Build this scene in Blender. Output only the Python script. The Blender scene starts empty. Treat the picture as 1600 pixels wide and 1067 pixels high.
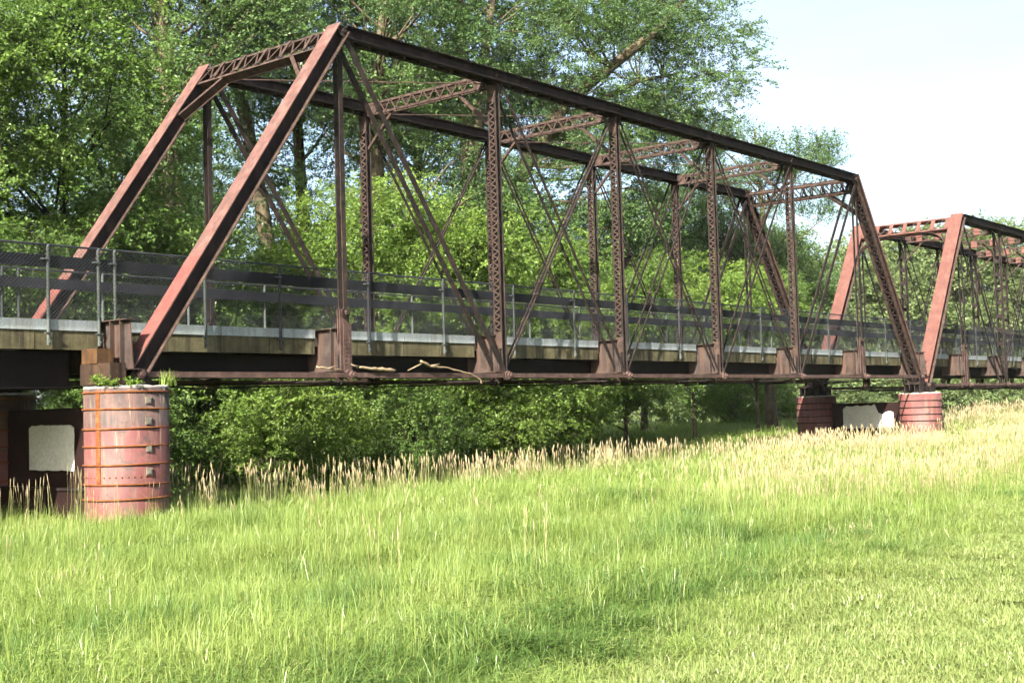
import bpy, math, random
import numpy as np
from mathutils import Vector, Matrix, Quaternion, noise as mnoise

# ------------------------------------------------------------------ camera, sky, sun, exposure
scene = bpy.context.scene
col = scene.collection
CAM = Vector((-12.754, -19.106, -0.797))
YAW, PITCH, ROLL, FPX = 0.881390, 0.0535568, -0.0296572, 1973.76
fw = Vector((math.sin(YAW) * math.cos(PITCH), math.cos(YAW) * math.cos(PITCH), math.sin(PITCH)))
rt0 = Vector((math.cos(YAW), -math.sin(YAW), 0))
up0 = rt0.cross(fw)
rt = rt0 * math.cos(ROLL) + up0 * math.sin(ROLL)
upv = -rt0 * math.sin(ROLL) + up0 * math.cos(ROLL)
cd = bpy.data.cameras.new('camera')
cam = bpy.data.objects.new('camera', cd)
col.objects.link(cam)
cam.matrix_world = Matrix(((rt.x, upv.x, -fw.x, CAM.x), (rt.y, upv.y, -fw.y, CAM.y), (rt.z, upv.z, -fw.z, CAM.z), (0, 0, 0, 1)))
cd.sensor_width = 36.0
cd.lens = FPX * 36.0 / 1600.0
cd.clip_start = 0.1
cd.clip_end = 3000
scene.camera = cam

SUN_EL = math.radians(33)
SUN_AZ = math.atan2(-0.955, -0.30)            # from +Y towards +X
sdir = Vector((math.sin(SUN_AZ) * math.cos(SUN_EL), math.cos(SUN_AZ) * math.cos(SUN_EL), math.sin(SUN_EL)))
world = bpy.data.worlds.new('World')
scene.world = world
world.use_nodes = True
world.cycles.sampling_method = 'NONE'
wn = world.node_tree.nodes
wn.clear()
sky = wn.new('ShaderNodeTexSky')
sky.sky_type = 'NISHITA'
sky.sun_disc = False
sky.sun_elevation = SUN_EL
sky.sun_rotation = SUN_AZ
sky.air_density = 1.0
sky.dust_density = 3.6
sky.ozone_density = 1.0
bg = wn.new('ShaderNodeBackground')
bg.inputs['Strength'].default_value = 0.075
wo = wn.new('ShaderNodeOutputWorld')
wl = world.node_tree.links
tcw = wn.new('ShaderNodeTexCoord')
mpw = wn.new('ShaderNodeMapping')
mpw.inputs['Scale'].default_value = (1.2, 1.2, 5.0)
nzw = wn.new('ShaderNodeTexNoise')
nzw.inputs['Scale'].default_value = 2.2
nzw.inputs['Detail'].default_value = 6
rpw = wn.new('ShaderNodeValToRGB')
rpw.color_ramp.elements[0].position = 0.40
rpw.color_ramp.elements[0].color = (0.0, 0.0, 0.0, 1)
rpw.color_ramp.elements[1].position = 0.72
rpw.color_ramp.elements[1].color = (0.55, 0.55, 0.55, 1)
mxw = wn.new('ShaderNodeMix')
mxw.data_type = 'RGBA'
mxw.inputs[7].default_value = (2.9, 3.0, 3.05, 1)
wl.new(tcw.outputs['Generated'], mpw.inputs[0])
wl.new(mpw.outputs[0], nzw.inputs['Vector'])
wl.new(nzw.outputs[0], rpw.inputs[0])
wl.new(rpw.outputs[0], mxw.inputs[0])
wl.new(sky.outputs[0], mxw.inputs[6])
wl.new(mxw.outputs[2], bg.inputs[0])
world.node_tree.links.new(bg.outputs[0], wo.inputs[0])
sl = bpy.data.lights.new('sun', 'SUN')
sl.energy = 5.0
sl.angle = math.radians(0.6)
sl.color = (1.0, 0.93, 0.80)
sun = bpy.data.objects.new('sun', sl)
col.objects.link(sun)
sun.rotation_euler = (-sdir).to_track_quat('-Z', 'Y').to_euler()
sun.location = (-30, -10, 40)
vs = scene.view_settings
vs.view_transform = 'Standard'
vs.look = 'None'
vs.gamma = 1.0
vs.exposure = 2.35
scene.cycles.use_denoising = True
scene.cycles.use_adaptive_sampling = True
scene.cycles.adaptive_threshold = 0.05
scene.cycles.max_bounces = 4
scene.cycles.diffuse_bounces = 2
scene.cycles.transmission_bounces = 4
scene.cycles.transparent_max_bounces = 4
scene.cycles.caustics_reflective = False
scene.cycles.caustics_refractive = False

R = random.Random(7)
NR = np.random.default_rng(11)

# ------------------------------------------------------------------ mesh helpers
class MB:
    def __init__(s):
        s.v, s.f, s.m = [], [], []
    def add(s, vs_, fs_, mi=0):
        b = len(s.v)
        s.v.extend([tuple(p) for p in vs_])
        for f in fs_:
            s.f.append(tuple(b + i for i in f))
            s.m.append(mi)
        return s
    def obox(s, fr, u0, u1, v0, v1, w0, w1, mi=0):
        O, A, V, N = fr
        pts = [O + A * u + V * v + N * w for u in (u0, u1) for v in (v0, v1) for w in (w0, w1)]
        return s.add(pts, [(0, 1, 3, 2), (4, 6, 7, 5), (0, 4, 5, 1), (2, 3, 7, 6), (0, 2, 6, 4), (1, 5, 7, 3)], mi)
    def box(s, x0, x1, y0, y1, z0, z1, mi=0):
        return s.obox(WF, x0, x1, y0, y1, z0, z1, mi)
    def tube(s, pts, rad, n=8, caps=True, mi=0):
        pts = [Vector(p) for p in pts]
        if not isinstance(rad, (list, tuple)):
            rad = [rad] * len(pts)
        b = len(s.v)
        prev = None
        for i, p in enumerate(pts):
            t = (pts[min(i + 1, len(pts) - 1)] - pts[max(i - 1, 0)]).normalized()
            if prev is None:
                h = Vector((0, 0, 1)) if abs(t.z) < 0.9 else Vector((1, 0, 0))
                a = t.cross(h).normalized()
            else:
                a = (prev - t * prev.dot(t)).normalized()
            prev = a
            c = t.cross(a)
            for k in range(n):
                q = 2 * math.pi * k / n
                s.v.append(tuple(p + (a * math.cos(q) + c * math.sin(q)) * rad[i]))
        for i in range(len(pts) - 1):
            for k in range(n):
                k2 = (k + 1) % n
                s.f.append((b + i * n + k, b + i * n + k2, b + (i + 1) * n + k2, b + (i + 1) * n + k))
                s.m.append(mi)
        if caps:
            s.f.append(tuple(b + k for k in range(n))[::-1])
            s.m.append(mi)
            s.f.append(tuple(b + (len(pts) - 1) * n + k for k in range(n)))
            s.m.append(mi)
        return s
    def dome(s, c, N, r, n=6):
        N = N.normalized()
        h = Vector((0, 0, 1)) if abs(N.z) < 0.9 else Vector((1, 0, 0))
        a = N.cross(h).normalized()
        c2 = N.cross(a)
        ring = [c + (a * math.cos(2 * math.pi * k / n) + c2 * math.sin(2 * math.pi * k / n)) * r for k in range(n)]
        top = c + N * r * 0.7
        return s.add(ring + [top], [(k, (k + 1) % n, n) for k in range(n)])
    def mesh(s, name, mats, smooth=False):
        me = bpy.data.meshes.new(name)
        me.from_pydata(s.v, [], s.f)
        for m in (mats if isinstance(mats, (list, tuple)) else [mats]):
            me.materials.append(m)
        if any(s.m):
            me.polygons.foreach_set('material_index', s.m)
        if smooth:
            me.polygons.foreach_set('use_smooth', [True] * len(me.polygons))
        me.update()
        return me
    def build(s, name, mats, parent=None, smooth=False, loc=None):
        return link(name, s.mesh(name, mats, smooth), parent, loc)

WF = (Vector((0, 0, 0)), Vector((1, 0, 0)), Vector((0, 1, 0)), Vector((0, 0, 1)))

def link(name, data, parent=None, loc=None):
    o = bpy.data.objects.new(name, data)
    col.objects.link(o)
    if parent is not None:
        o.parent = parent
    if loc is not None:
        o.location = loc
    return o

def tag(o, label=None, cat=None, group=None, kind=None):
    if label: o['label'] = label
    if cat: o['category'] = cat
    if group: o['group'] = group
    if kind: o['kind'] = kind
    return o

def thing(name, label, cat, loc=(0, 0, 0), group=None):
    return tag(link(name, None, None, loc), label, cat, group)

def frame(p0, p1, V=Vector((0, 1, 0))):
    """A along the member, V across (Y), N = normal on the left of A (up/outward)"""
    p0, p1 = Vector(p0), Vector(p1)
    A = (p1 - p0).normalized()
    V = (V - A * V.dot(A)).normalized()
    N = V.cross(A) * -1
    N = A.cross(V)
    return (p0, A, V, N), (p1 - p0).length

# ------------------------------------------------------------------ materials
def new_mat(name):
    m = bpy.data.materials.new(name)
    m.use_nodes = True
    nt = m.node_tree
    nt.nodes.clear()
    out = nt.nodes.new('ShaderNodeOutputMaterial')
    return m, nt, out

def N_(nt, t, **kw):
    n = nt.nodes.new(t)
    for k, v in kw.items():
        if k in n.inputs:
            n.inputs[k].default_value = v
        else:
            setattr(n, k, v)
    return n

def ramp(nt, fac, stops):
    r = nt.nodes.new('ShaderNodeValToRGB')
    el = r.color_ramp.elements
    el[0].position, el[0].color = stops[0][0], (*stops[0][1], 1)
    el[1].position, el[1].color = stops[-1][0], (*stops[-1][1], 1)
    for p, c in stops[1:-1]:
        e = el.new(p)
        e.color = (*c, 1)
    nt.links.new(fac, r.inputs[0])
    return r.outputs[0]

def mix(nt, fac, a, b, typ='MIX'):
    n = nt.nodes.new('ShaderNodeMix')
    n.data_type = 'RGBA'
    n.blend_type = typ
    for sock, val in ((n.inputs[0], fac), (n.inputs[6], a), (n.inputs[7], b)):
        if hasattr(val, 'is_output'):
            nt.links.new(val, sock)
        else:
            sock.default_value = val if isinstance(val, (int, float)) else (*val, 1)
    return n.outputs[2]

def coords(nt, scale=(1, 1, 1), geo=False):
    if geo:
        g = nt.nodes.new('ShaderNodeNewGeometry')
        o = g.outputs['Position']
    else:
        g = nt.nodes.new('ShaderNodeTexCoord')
        o = g.outputs['Object']
    mp = nt.nodes.new('ShaderNodeMapping')
    mp.inputs['Scale'].default_value = scale
    nt.links.new(o, mp.inputs[0])
    return mp.outputs[0]

def noise(nt, co, scale, detail=4, rough=0.6):
    n = nt.nodes.new('ShaderNodeTexNoise')
    n.inputs['Scale'].default_value = scale
    n.inputs['Detail'].default_value = detail
    n.inputs['Roughness'].default_value = rough
    nt.links.new(co, n.inputs['Vector'])
    return n.outputs[0]

def bump(nt, h, strength=0.3, dist=0.01):
    b = nt.nodes.new('ShaderNodeBump')
    b.inputs['Strength'].default_value = strength
    b.inputs['Distance'].default_value = dist
    nt.links.new(h, b.inputs['Height'])
    return b.outputs[0]

def weathered(name, c1, c2, c3, scale=3.0, streak=False, rough=0.75, bs=0.3, c4=None, geo=False, metallic=0.0):
    m, nt, out = new_mat(name)
    co = coords(nt, (1, 1, 1), geo)
    n1 = noise(nt, co, scale, 5, 0.65)
    colr = ramp(nt, n1, [(0.34, c1), (0.52, c2), (0.68, c3)])
    if streak:
        co2 = coords(nt, (1, 1, 0.07), geo)
        n2 = noise(nt, co2, 9.0, 4, 0.6)
        st = ramp(nt, n2, [(0.45, (0, 0, 0)), (0.66, (1, 1, 1))])
        colr = mix(nt, st, colr, c4 if c4 else c1)
    nf = noise(nt, co, scale * 14, 3, 0.6)
    colr = mix(nt, 0.35, colr, ramp(nt, nf, [(0.3, (0.35, 0.35, 0.35)), (0.7, (1.3, 1.3, 1.3))]), 'MULTIPLY')
    p = nt.nodes.new('ShaderNodeBsdfPrincipled')
    p.inputs['Roughness'].default_value = rough
    p.inputs['Metallic'].default_value = metallic
    p.inputs['Specular IOR Level'].default_value = 0.12
    nt.links.new(colr, p.inputs['Base Color'])
    nt.links.new(bump(nt, nf, bs, 0.004), p.inputs['Normal'])
    nt.links.new(p.outputs[0], out.inputs[0])
    return m

M = {}
M['steel'] = weathered('rusty_steel', (0.009, 0.0075, 0.0072), (0.022, 0.0158, 0.0142), (0.046, 0.0295, 0.024), 6.0, True, c4=(0.012, 0.0095, 0.009))
M['steel_dark'] = weathered('dark_rusty_steel', (0.008, 0.0062, 0.0064), (0.016, 0.0112, 0.011), (0.029, 0.019, 0.0175), 3.5, True)
M['steel_pale'] = weathered('pale_rusty_steel', (0.020, 0.0145, 0.013), (0.042, 0.0275, 0.0225), (0.070, 0.045, 0.036), 7.0)
M['end_red'] = weathered('faded_red_paint', (0.075, 0.038, 0.033), (0.112, 0.058, 0.050), (0.142, 0.078, 0.067), 3.5, True, c4=(0.066, 0.042, 0.038))
M['red2'] = weathered('red_paint', (0.11, 0.033, 0.030), (0.13, 0.042, 0.037), (0.145, 0.054, 0.047), 2.5, True, c4=(0.10, 0.05, 0.043))
M['red3'] = weathered('salmon_paint', (0.085, 0.036, 0.030), (0.11, 0.048, 0.040), (0.135, 0.064, 0.053), 2.5, True, c4=(0.075, 0.04, 0.035))
M['chord'] = weathered('dusty_steel', (0.040, 0.025, 0.022), (0.065, 0.041, 0.036), (0.095, 0.063, 0.053), 4.0)
M['black'] = weathered('shaded_underside', (0.003, 0.0025, 0.0025), (0.005, 0.004, 0.0035), (0.008, 0.006, 0.005), 2.0)  # shade under the deck put into this near-black steel colour
M['plate'] = weathered('floor_beam_plate', (0.020, 0.0155, 0.0145), (0.038, 0.029, 0.0265), (0.056, 0.0445, 0.039), 3.0, True, c4=(0.07, 0.04, 0.029))
M['fascia'] = weathered('stained_deck_edge', (0.045, 0.040, 0.022), (0.085, 0.076, 0.043), (0.135, 0.122, 0.075), 1.6, True, c4=(0.028, 0.024, 0.017), geo=True)
M['curb'] = weathered('weathered_curb', (0.17, 0.20, 0.215), (0.22, 0.25, 0.265), (0.26, 0.285, 0.295), 1.6, True, c4=(0.17, 0.18, 0.18), geo=True)
M['galv'] = weathered('galvanised_post', (0.042, 0.050, 0.049), (0.058, 0.068, 0.066), (0.078, 0.087, 0.083), 3.0, rough=0.5, geo=True)
M['galv_dark'] = weathered('dark_rail_pipe', (0.018, 0.021, 0.024), (0.025, 0.028, 0.032), (0.034, 0.037, 0.041), 3.0, rough=0.5, geo=True)
M['wire'] = weathered('vinyl_wire', (0.014, 0.016, 0.019), (0.02, 0.022, 0.026), (0.03, 0.032, 0.036), 3.0, rough=0.45)
M['board'] = weathered('dark_rub_board', (0.006, 0.007, 0.009), (0.010, 0.011, 0.014), (0.016, 0.017, 0.021), 1.2, geo=True)
M['timber'] = weathered('brown_timber', (0.022, 0.014, 0.010), (0.038, 0.023, 0.015), (0.058, 0.036, 0.022), 5.0, True, c4=(0.015, 0.010, 0.008))
M['timber_o'] = weathered('rust_stained_timber', (0.04, 0.021, 0.011), (0.068, 0.035, 0.016), (0.095, 0.052, 0.023), 4.0, True, c4=(0.028, 0.017, 0.011))
M['rust'] = weathered('orange_rust', (0.085, 0.028, 0.010), (0.14, 0.048, 0.016), (0.19, 0.08, 0.032), 6.0)
M['conc'] = weathered('broken_concrete', (0.22, 0.21, 0.19), (0.33, 0.32, 0.295), (0.42, 0.41, 0.385), 5.0, bs=0.8)
M['patch'] = weathered('white_cover_paint', (0.42, 0.44, 0.42), (0.48, 0.50, 0.48), (0.53, 0.55, 0.53), 1.2)
M['drift'] = weathered('bleached_wood', (0.14, 0.10, 0.06), (0.20, 0.15, 0.095), (0.26, 0.205, 0.135), 5.0)
M['deck'] = weathered('deck_top', (0.18, 0.16, 0.13), (0.26, 0.24, 0.20), (0.32, 0.30, 0.26), 2.0)
M['diaphragm'] = weathered('diaphragm_red', (0.008, 0.0036, 0.0033), (0.012, 0.005, 0.0045), (0.018, 0.007, 0.006), 1.6)  # red steel darkened: shade below the deck put into the colour
M['bark'] = weathered('grey_bark', (0.05, 0.04, 0.025), (0.09, 0.073, 0.044), (0.145, 0.12, 0.07), 3.0, True, bs=1.0, c4=(0.045, 0.036, 0.025), geo=True)
M['bark_d'] = weathered('dark_bark', (0.014, 0.011, 0.008), (0.028, 0.022, 0.016), (0.048, 0.038, 0.026), 3.0, True, bs=1.0, c4=(0.025, 0.02, 0.015), geo=True)

def cylinder_mat(name, faded=True):
    m, nt, out = new_mat(name)
    co = coords(nt, (1, 1, 1))
    co_s = coords(nt, (1, 1, 0.10))
    sep = nt.nodes.new('ShaderNodeSeparateXYZ')
    nt.links.new(co, sep.inputs[0])
    n1 = noise(nt, co, 2.2, 5, 0.65)
    red = ramp(nt, n1, [(0.35, (0.07, 0.019, 0.018)), (0.55, (0.10, 0.027, 0.025)), (0.7, (0.125, 0.047, 0.041))])
    grey = ramp(nt, n1, [(0.35, (0.026, 0.019, 0.019)), (0.55, (0.056, 0.036, 0.033)), (0.7, (0.105, 0.055, 0.042))])
    ns = noise(nt, co_s, 7.0, 4, 0.6)
    md = nt.nodes.new('ShaderNodeMath'); md.operation = 'MULTIPLY_ADD'
    nt.links.new(ns, md.inputs[0]); md.inputs[1].default_value = 0.10
    nt.links.new(sep.outputs[2], md.inputs[2])
    mr = nt.nodes.new('ShaderNodeMapRange')
    mr.inputs['From Min'].default_value = (-0.88 if faded else -0.62); mr.inputs['From Max'].default_value = (-0.80 if faded else -0.57)
    nt.links.new(md.outputs[0], mr.inputs[0])
    c = mix(nt, mr.outputs[0], red, grey)
    st = ramp(nt, ns, [(0.50, (0, 0, 0)), (0.68, (1, 1, 1))])
    c = mix(nt, st, c, (0.10, 0.052, 0.04))
    ns2 = noise(nt, co_s, 13.0, 3, 0.6)
    st2 = ramp(nt, ns2, [(0.60, (0, 0, 0)), (0.72, (0.8, 0.8, 0.8))])
    c = mix(nt, st2, c, (0.16, 0.115, 0.08))
    nb_ = noise(nt, co, 4.5, 6, 0.7)
    c = mix(nt, ramp(nt, nb_, [(0.52, (0, 0, 0)), (0.64, (0.9, 0.9, 0.9))]), c, (0.035, 0.02, 0.018))
    p = nt.nodes.new('ShaderNodeBsdfPrincipled')
    p.inputs['Roughness'].default_value = 0.7
    nt.links.new(c, p.inputs['Base Color'])
    nf = noise(nt, co, 30, 3, 0.6)
    nt.links.new(bump(nt, nf, 0.25, 0.004), p.inputs['Normal'])
    nt.links.new(p.outputs[0], out.inputs[0])
    return m
M['plate2'] = weathered('grey_patch_plate', (0.08, 0.07, 0.06), (0.12, 0.11, 0.09), (0.16, 0.14, 0.115), 8.0)
M['cyl'] = cylinder_mat('pier_paint')
M['cyl2'] = cylinder_mat('pier_paint_second', False)

def leaf_mat(name, dark, mid, light, trans=0.38, gloss=0.06):
    m, nt, out = new_mat(name)
    oi = nt.nodes.new('ShaderNodeObjectInfo')
    ge = nt.nodes.new('ShaderNodeNewGeometry')
    ad = nt.nodes.new('ShaderNodeMath'); ad.operation = 'MULTIPLY_ADD'
    nt.links.new(ge.outputs['Random Per Island'], ad.inputs[0]); ad.inputs[1].default_value = 0.5
    ml = nt.nodes.new('ShaderNodeMath'); ml.operation = 'MULTIPLY'
    nt.links.new(oi.outputs['Random'], ml.inputs[0]); ml.inputs[1].default_value = 0.5
    nt.links.new(ml.outputs[0], ad.inputs[2])
    c = ramp(nt, ad.outputs[0], [(0.1, dark), (0.5, mid), (0.92, light)])
    d = nt.nodes.new('ShaderNodeBsdfDiffuse')
    t = nt.nodes.new('ShaderNodeBsdfTranslucent')
    g = nt.nodes.new('ShaderNodeBsdfGlossy'); g.inputs['Roughness'].default_value = 0.38
    nt.links.new(c, d.inputs[0])
    tc = mix(nt, 1.0, c, (1.15, 1.25, 0.55), 'MULTIPLY')
    nt.links.new(tc, t.inputs[0])
    m1 = nt.nodes.new('ShaderNodeMixShader'); m1.inputs[0].default_value = trans
    nt.links.new(d.outputs[0], m1.inputs[1]); nt.links.new(t.outputs[0], m1.inputs[2])
    m2 = nt.nodes.new('ShaderNodeMixShader'); m2.inputs[0].default_value = gloss
    nt.links.new(m1.outputs[0], m2.inputs[1]); nt.links.new(g.outputs[0], m2.inputs[2])
    nt.links.new(m2.outputs[0], out.inputs[0])
    return m
M['leaf_lime'] = leaf_mat('box_elder_leaf', (0.068, 0.122, 0.03), (0.098, 0.17, 0.04), (0.14, 0.215, 0.054), 0.44, 0.012)
M['leaf_cot'] = leaf_mat('cottonwood_leaf', (0.055, 0.108, 0.04), (0.08, 0.145, 0.05), (0.115, 0.18, 0.066), 0.42, 0.015)
M['leaf_far'] = leaf_mat('far_leaf', (0.10, 0.14, 0.06), (0.13, 0.18, 0.072), (0.165, 0.215, 0.088), 0.42, 0.01)
M['leaf_bush'] = leaf_mat('bush_leaf', (0.09, 0.155, 0.03), (0.13, 0.21, 0.042), (0.18, 0.255, 0.058), 0.46, 0.012)
M['grass'] = leaf_mat('grass_blade', (0.125, 0.185, 0.042), (0.175, 0.24, 0.062), (0.235, 0.285, 0.095), 0.42, 0.02)
M['grass_dk'] = leaf_mat('deep_green_and_shade_blade', (0.055, 0.105, 0.026), (0.085, 0.148, 0.037), (0.12, 0.185, 0.05), 0.36, 0.02)  # random darker tufts; also carries the swath shade in its colour
M['grass_lawn'] = leaf_mat('lawn_blade', (0.12, 0.165, 0.05), (0.165, 0.215, 0.068), (0.22, 0.25, 0.10), 0.38, 0.02)
M['seed'] = leaf_mat('seed_head', (0.23, 0.185, 0.105), (0.29, 0.245, 0.15), (0.36, 0.315, 0.21), 0.30, 0.01)
M['stalk'] = leaf_mat('dry_stalk', (0.16, 0.175, 0.06), (0.22, 0.225, 0.09), (0.28, 0.265, 0.135), 0.30, 0.02)

def ground_mat():
    m, nt, out = new_mat('ground_soil')
    co = coords(nt, (1, 1, 1), True)
    n1 = noise(nt, co, 0.35, 5, 0.6)
    n2 = noise(nt, co, 6.0, 4, 0.6)
    c = ramp(nt, n1, [(0.35, (0.06, 0.085, 0.022)), (0.55, (0.085, 0.11, 0.03)), (0.7, (0.12, 0.12, 0.05))])
    c = mix(nt, 0.5, c, ramp(nt, n2, [(0.3, (0.5, 0.5, 0.5)), (0.7, (1.3, 1.3, 1.2))]), 'MULTIPLY')
    p = nt.nodes.new('ShaderNodeBsdfPrincipled')
    p.inputs['Roughness'].default_value = 0.95
    p.inputs['Specular IOR Level'].default_value = 0.1
    nt.links.new(c, p.inputs['Base Color'])
    nt.links.new(bump(nt, n2, 0.6, 0.05), p.inputs['Normal'])
    nt.links.new(p.outputs[0], out.inputs[0])
    return m
M['ground'] = ground_mat()

# ------------------------------------------------------------------ ground
def sm(a, b, x):
    t = min(1.0, max(0.0, (x - a) / (b - a)))
    return t * t * (3 - 2 * t)

def gz(x, y):
    z = -2.45
    z += 0.10 * mnoise.noise(Vector((x * 0.13, y * 0.13, 3.1))) + 0.05 * mnoise.noise(Vector((x * 0.45, y * 0.45, 9.0)))
    z -= 0.25 * sm(1.5, 7, y) * (1 - sm(40, 60, y))
    z += 0.20 * sm(28, 40, x) * (1 - sm(-1, 6, y)) * sm(-20, -5, y)
    z += 0.25 * sm(-10, -17, y)
    z -= (0.26 + 0.12 * sm(0.5, 5, x) + 0.14 * sm(14, 20, x)) * sm(-5.5, -0.5, y) * (1 - sm(32, 41, x))
    z += 0.13 * mnoise.noise(Vector((x * 0.28 + 4, y * 0.55, 1.0))) * sm(-3, -7, y)
    return z

def axis(lo, hi, mid0, mid1, fine):
    a = list(np.arange(mid0, mid1, fine))
    s_, x = fine, mid1
    while x < hi:
        a.append(x); s_ *= 1.35; x += s_
    a.append(hi)
    s_, x = fine, mid0
    b = []
    while x > lo:
        s_ *= 1.35; x -= s_
        b.append(max(x, lo))
    return sorted(set(b + a))
xs = axis(-300, 600, -18, 62, 0.8)
ys = axis(-300, 600, -22, 16, 0.8)
g = MB()
g.v = [(x, y, gz(x, y)) for y in ys for x in xs]
nx = len(xs)
g.f = [(j * nx + i, j * nx + i + 1, (j + 1) * nx + i + 1, (j + 1) * nx + i) for j in range(len(ys) - 1) for i in range(nx - 1)]
g.m = [0] * len(g.f)
tag(g.build('ground', M['ground'], smooth=True), 'grassy ground under and around the bridge', 'ground', kind='structure')

# ------------------------------------------------------------------ truss spans
W = 4.387
BAR = {}
def bar_mesh(w, t, mat):
    k = (w, t, mat.name)
    if k not in BAR:
        BAR[k] = MB().box(0, 1, -w / 2, w / 2, -t / 2, t / 2).mesh('lacing_bar', mat)
    return BAR[k]

def place_bar(parent, me, p0, p1, Nn, name='lacing_bar'):
    A = (p1 - p0)
    L = A.length
    A = A / L
    V = Nn.cross(A).normalized()
    o = link(name, me, parent)
    o.matrix_local = Matrix(((A.x * L, V.x, Nn.x, p0.x), (A.y * L, V.y, Nn.y, p0.y), (A.z * L, V.z, Nn.z, p0.z), (0, 0, 0, 1)))
    return o

def zig(fr, u0, u1, c, half, w, off=0):
    """zigzag lacing bars: pairs of points between v=-c and v=+c at height w along N"""
    O, A, V, Nn = fr
    n = max(2, int(round((u1 - u0) / half)))
    st = (u1 - u0) / n
    out = []
    for i in range(n):
        s0 = c if (i + off) % 2 else -c
        out.append((O + A * (u0 + i * st) + V * s0 + Nn * w, O + A * (u0 + (i + 1) * st) - V * s0 + Nn * w))
    return out

def lace(parent, pairs, Nn, w, t, mat, single, mb=None, k=[0]):
    """each bar of its own (single) or all joined into mb; alternate bars sit one thickness apart"""
    for i, (a, b) in enumerate(pairs):
        d = Nn * (t * 1.05 if i % 2 else 0.0)
        if single:
            place_bar(parent, bar_mesh(w, t, mat), a + d, b + d, Nn)
        else:
            fr, L = frame(a + d, b + d, Nn.cross((b - a).normalized()))
            mb.obox(fr, 0, L, -w / 2, w / 2, -t / 2, t / 2)

def stuff_lacing(parent, mb, mat):
    if mb.v:
        o = mb.build('lacing', mat, parent)
        o['kind'] = 'stuff'

def box_member(mb, fr, L, w, d, t=0.02, cover=0.03):
    """two channels with toes outwards, cover plate on +N"""
    hw, hd = w / 2, d / 2
    for s in (-1, 1):
        yw = s * (hw - 0.065)
        a, b = sorted((yw, yw - s * t))
        mb.obox(fr, 0, L, a, b, -hd, hd - t)                      # web
        a, b = sorted((yw, s * (hw + cover + 0.022)))
        mb.obox(fr, 0, L, a, b, -hd, -hd + t, 2)                  # bottom flange, toe out
        a, b = sorted((yw, s * (hw - 0.004)))
        mb.obox(fr, 0, L, a, b, hd - 2 * t, hd - t)               # top flange
    mb.obox(fr, 0, L, -hw - cover, hw + cover, hd - t + 0.001, hd, 1)  # cover plate

def eyebar(mb, p0, p1, y, hgt, t, eye=None, n=12):
    """flat bar in the XZ plane at offset y with round eyes at its ends"""
    p0 = Vector((p0[0], y, p0[1])); p1 = Vector((p1[0], y, p1[1]))
    fr, L = frame(p0, p1)
    mb.obox(fr, 0, L, -t / 2, t / 2, -hgt / 2, hgt / 2)
    if eye:
        for p in (p0, p1):
            mb.tube([p - Vector((0, t * 0.62, 0)), p + Vector((0, t * 0.62, 0))], eye, n)

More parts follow.
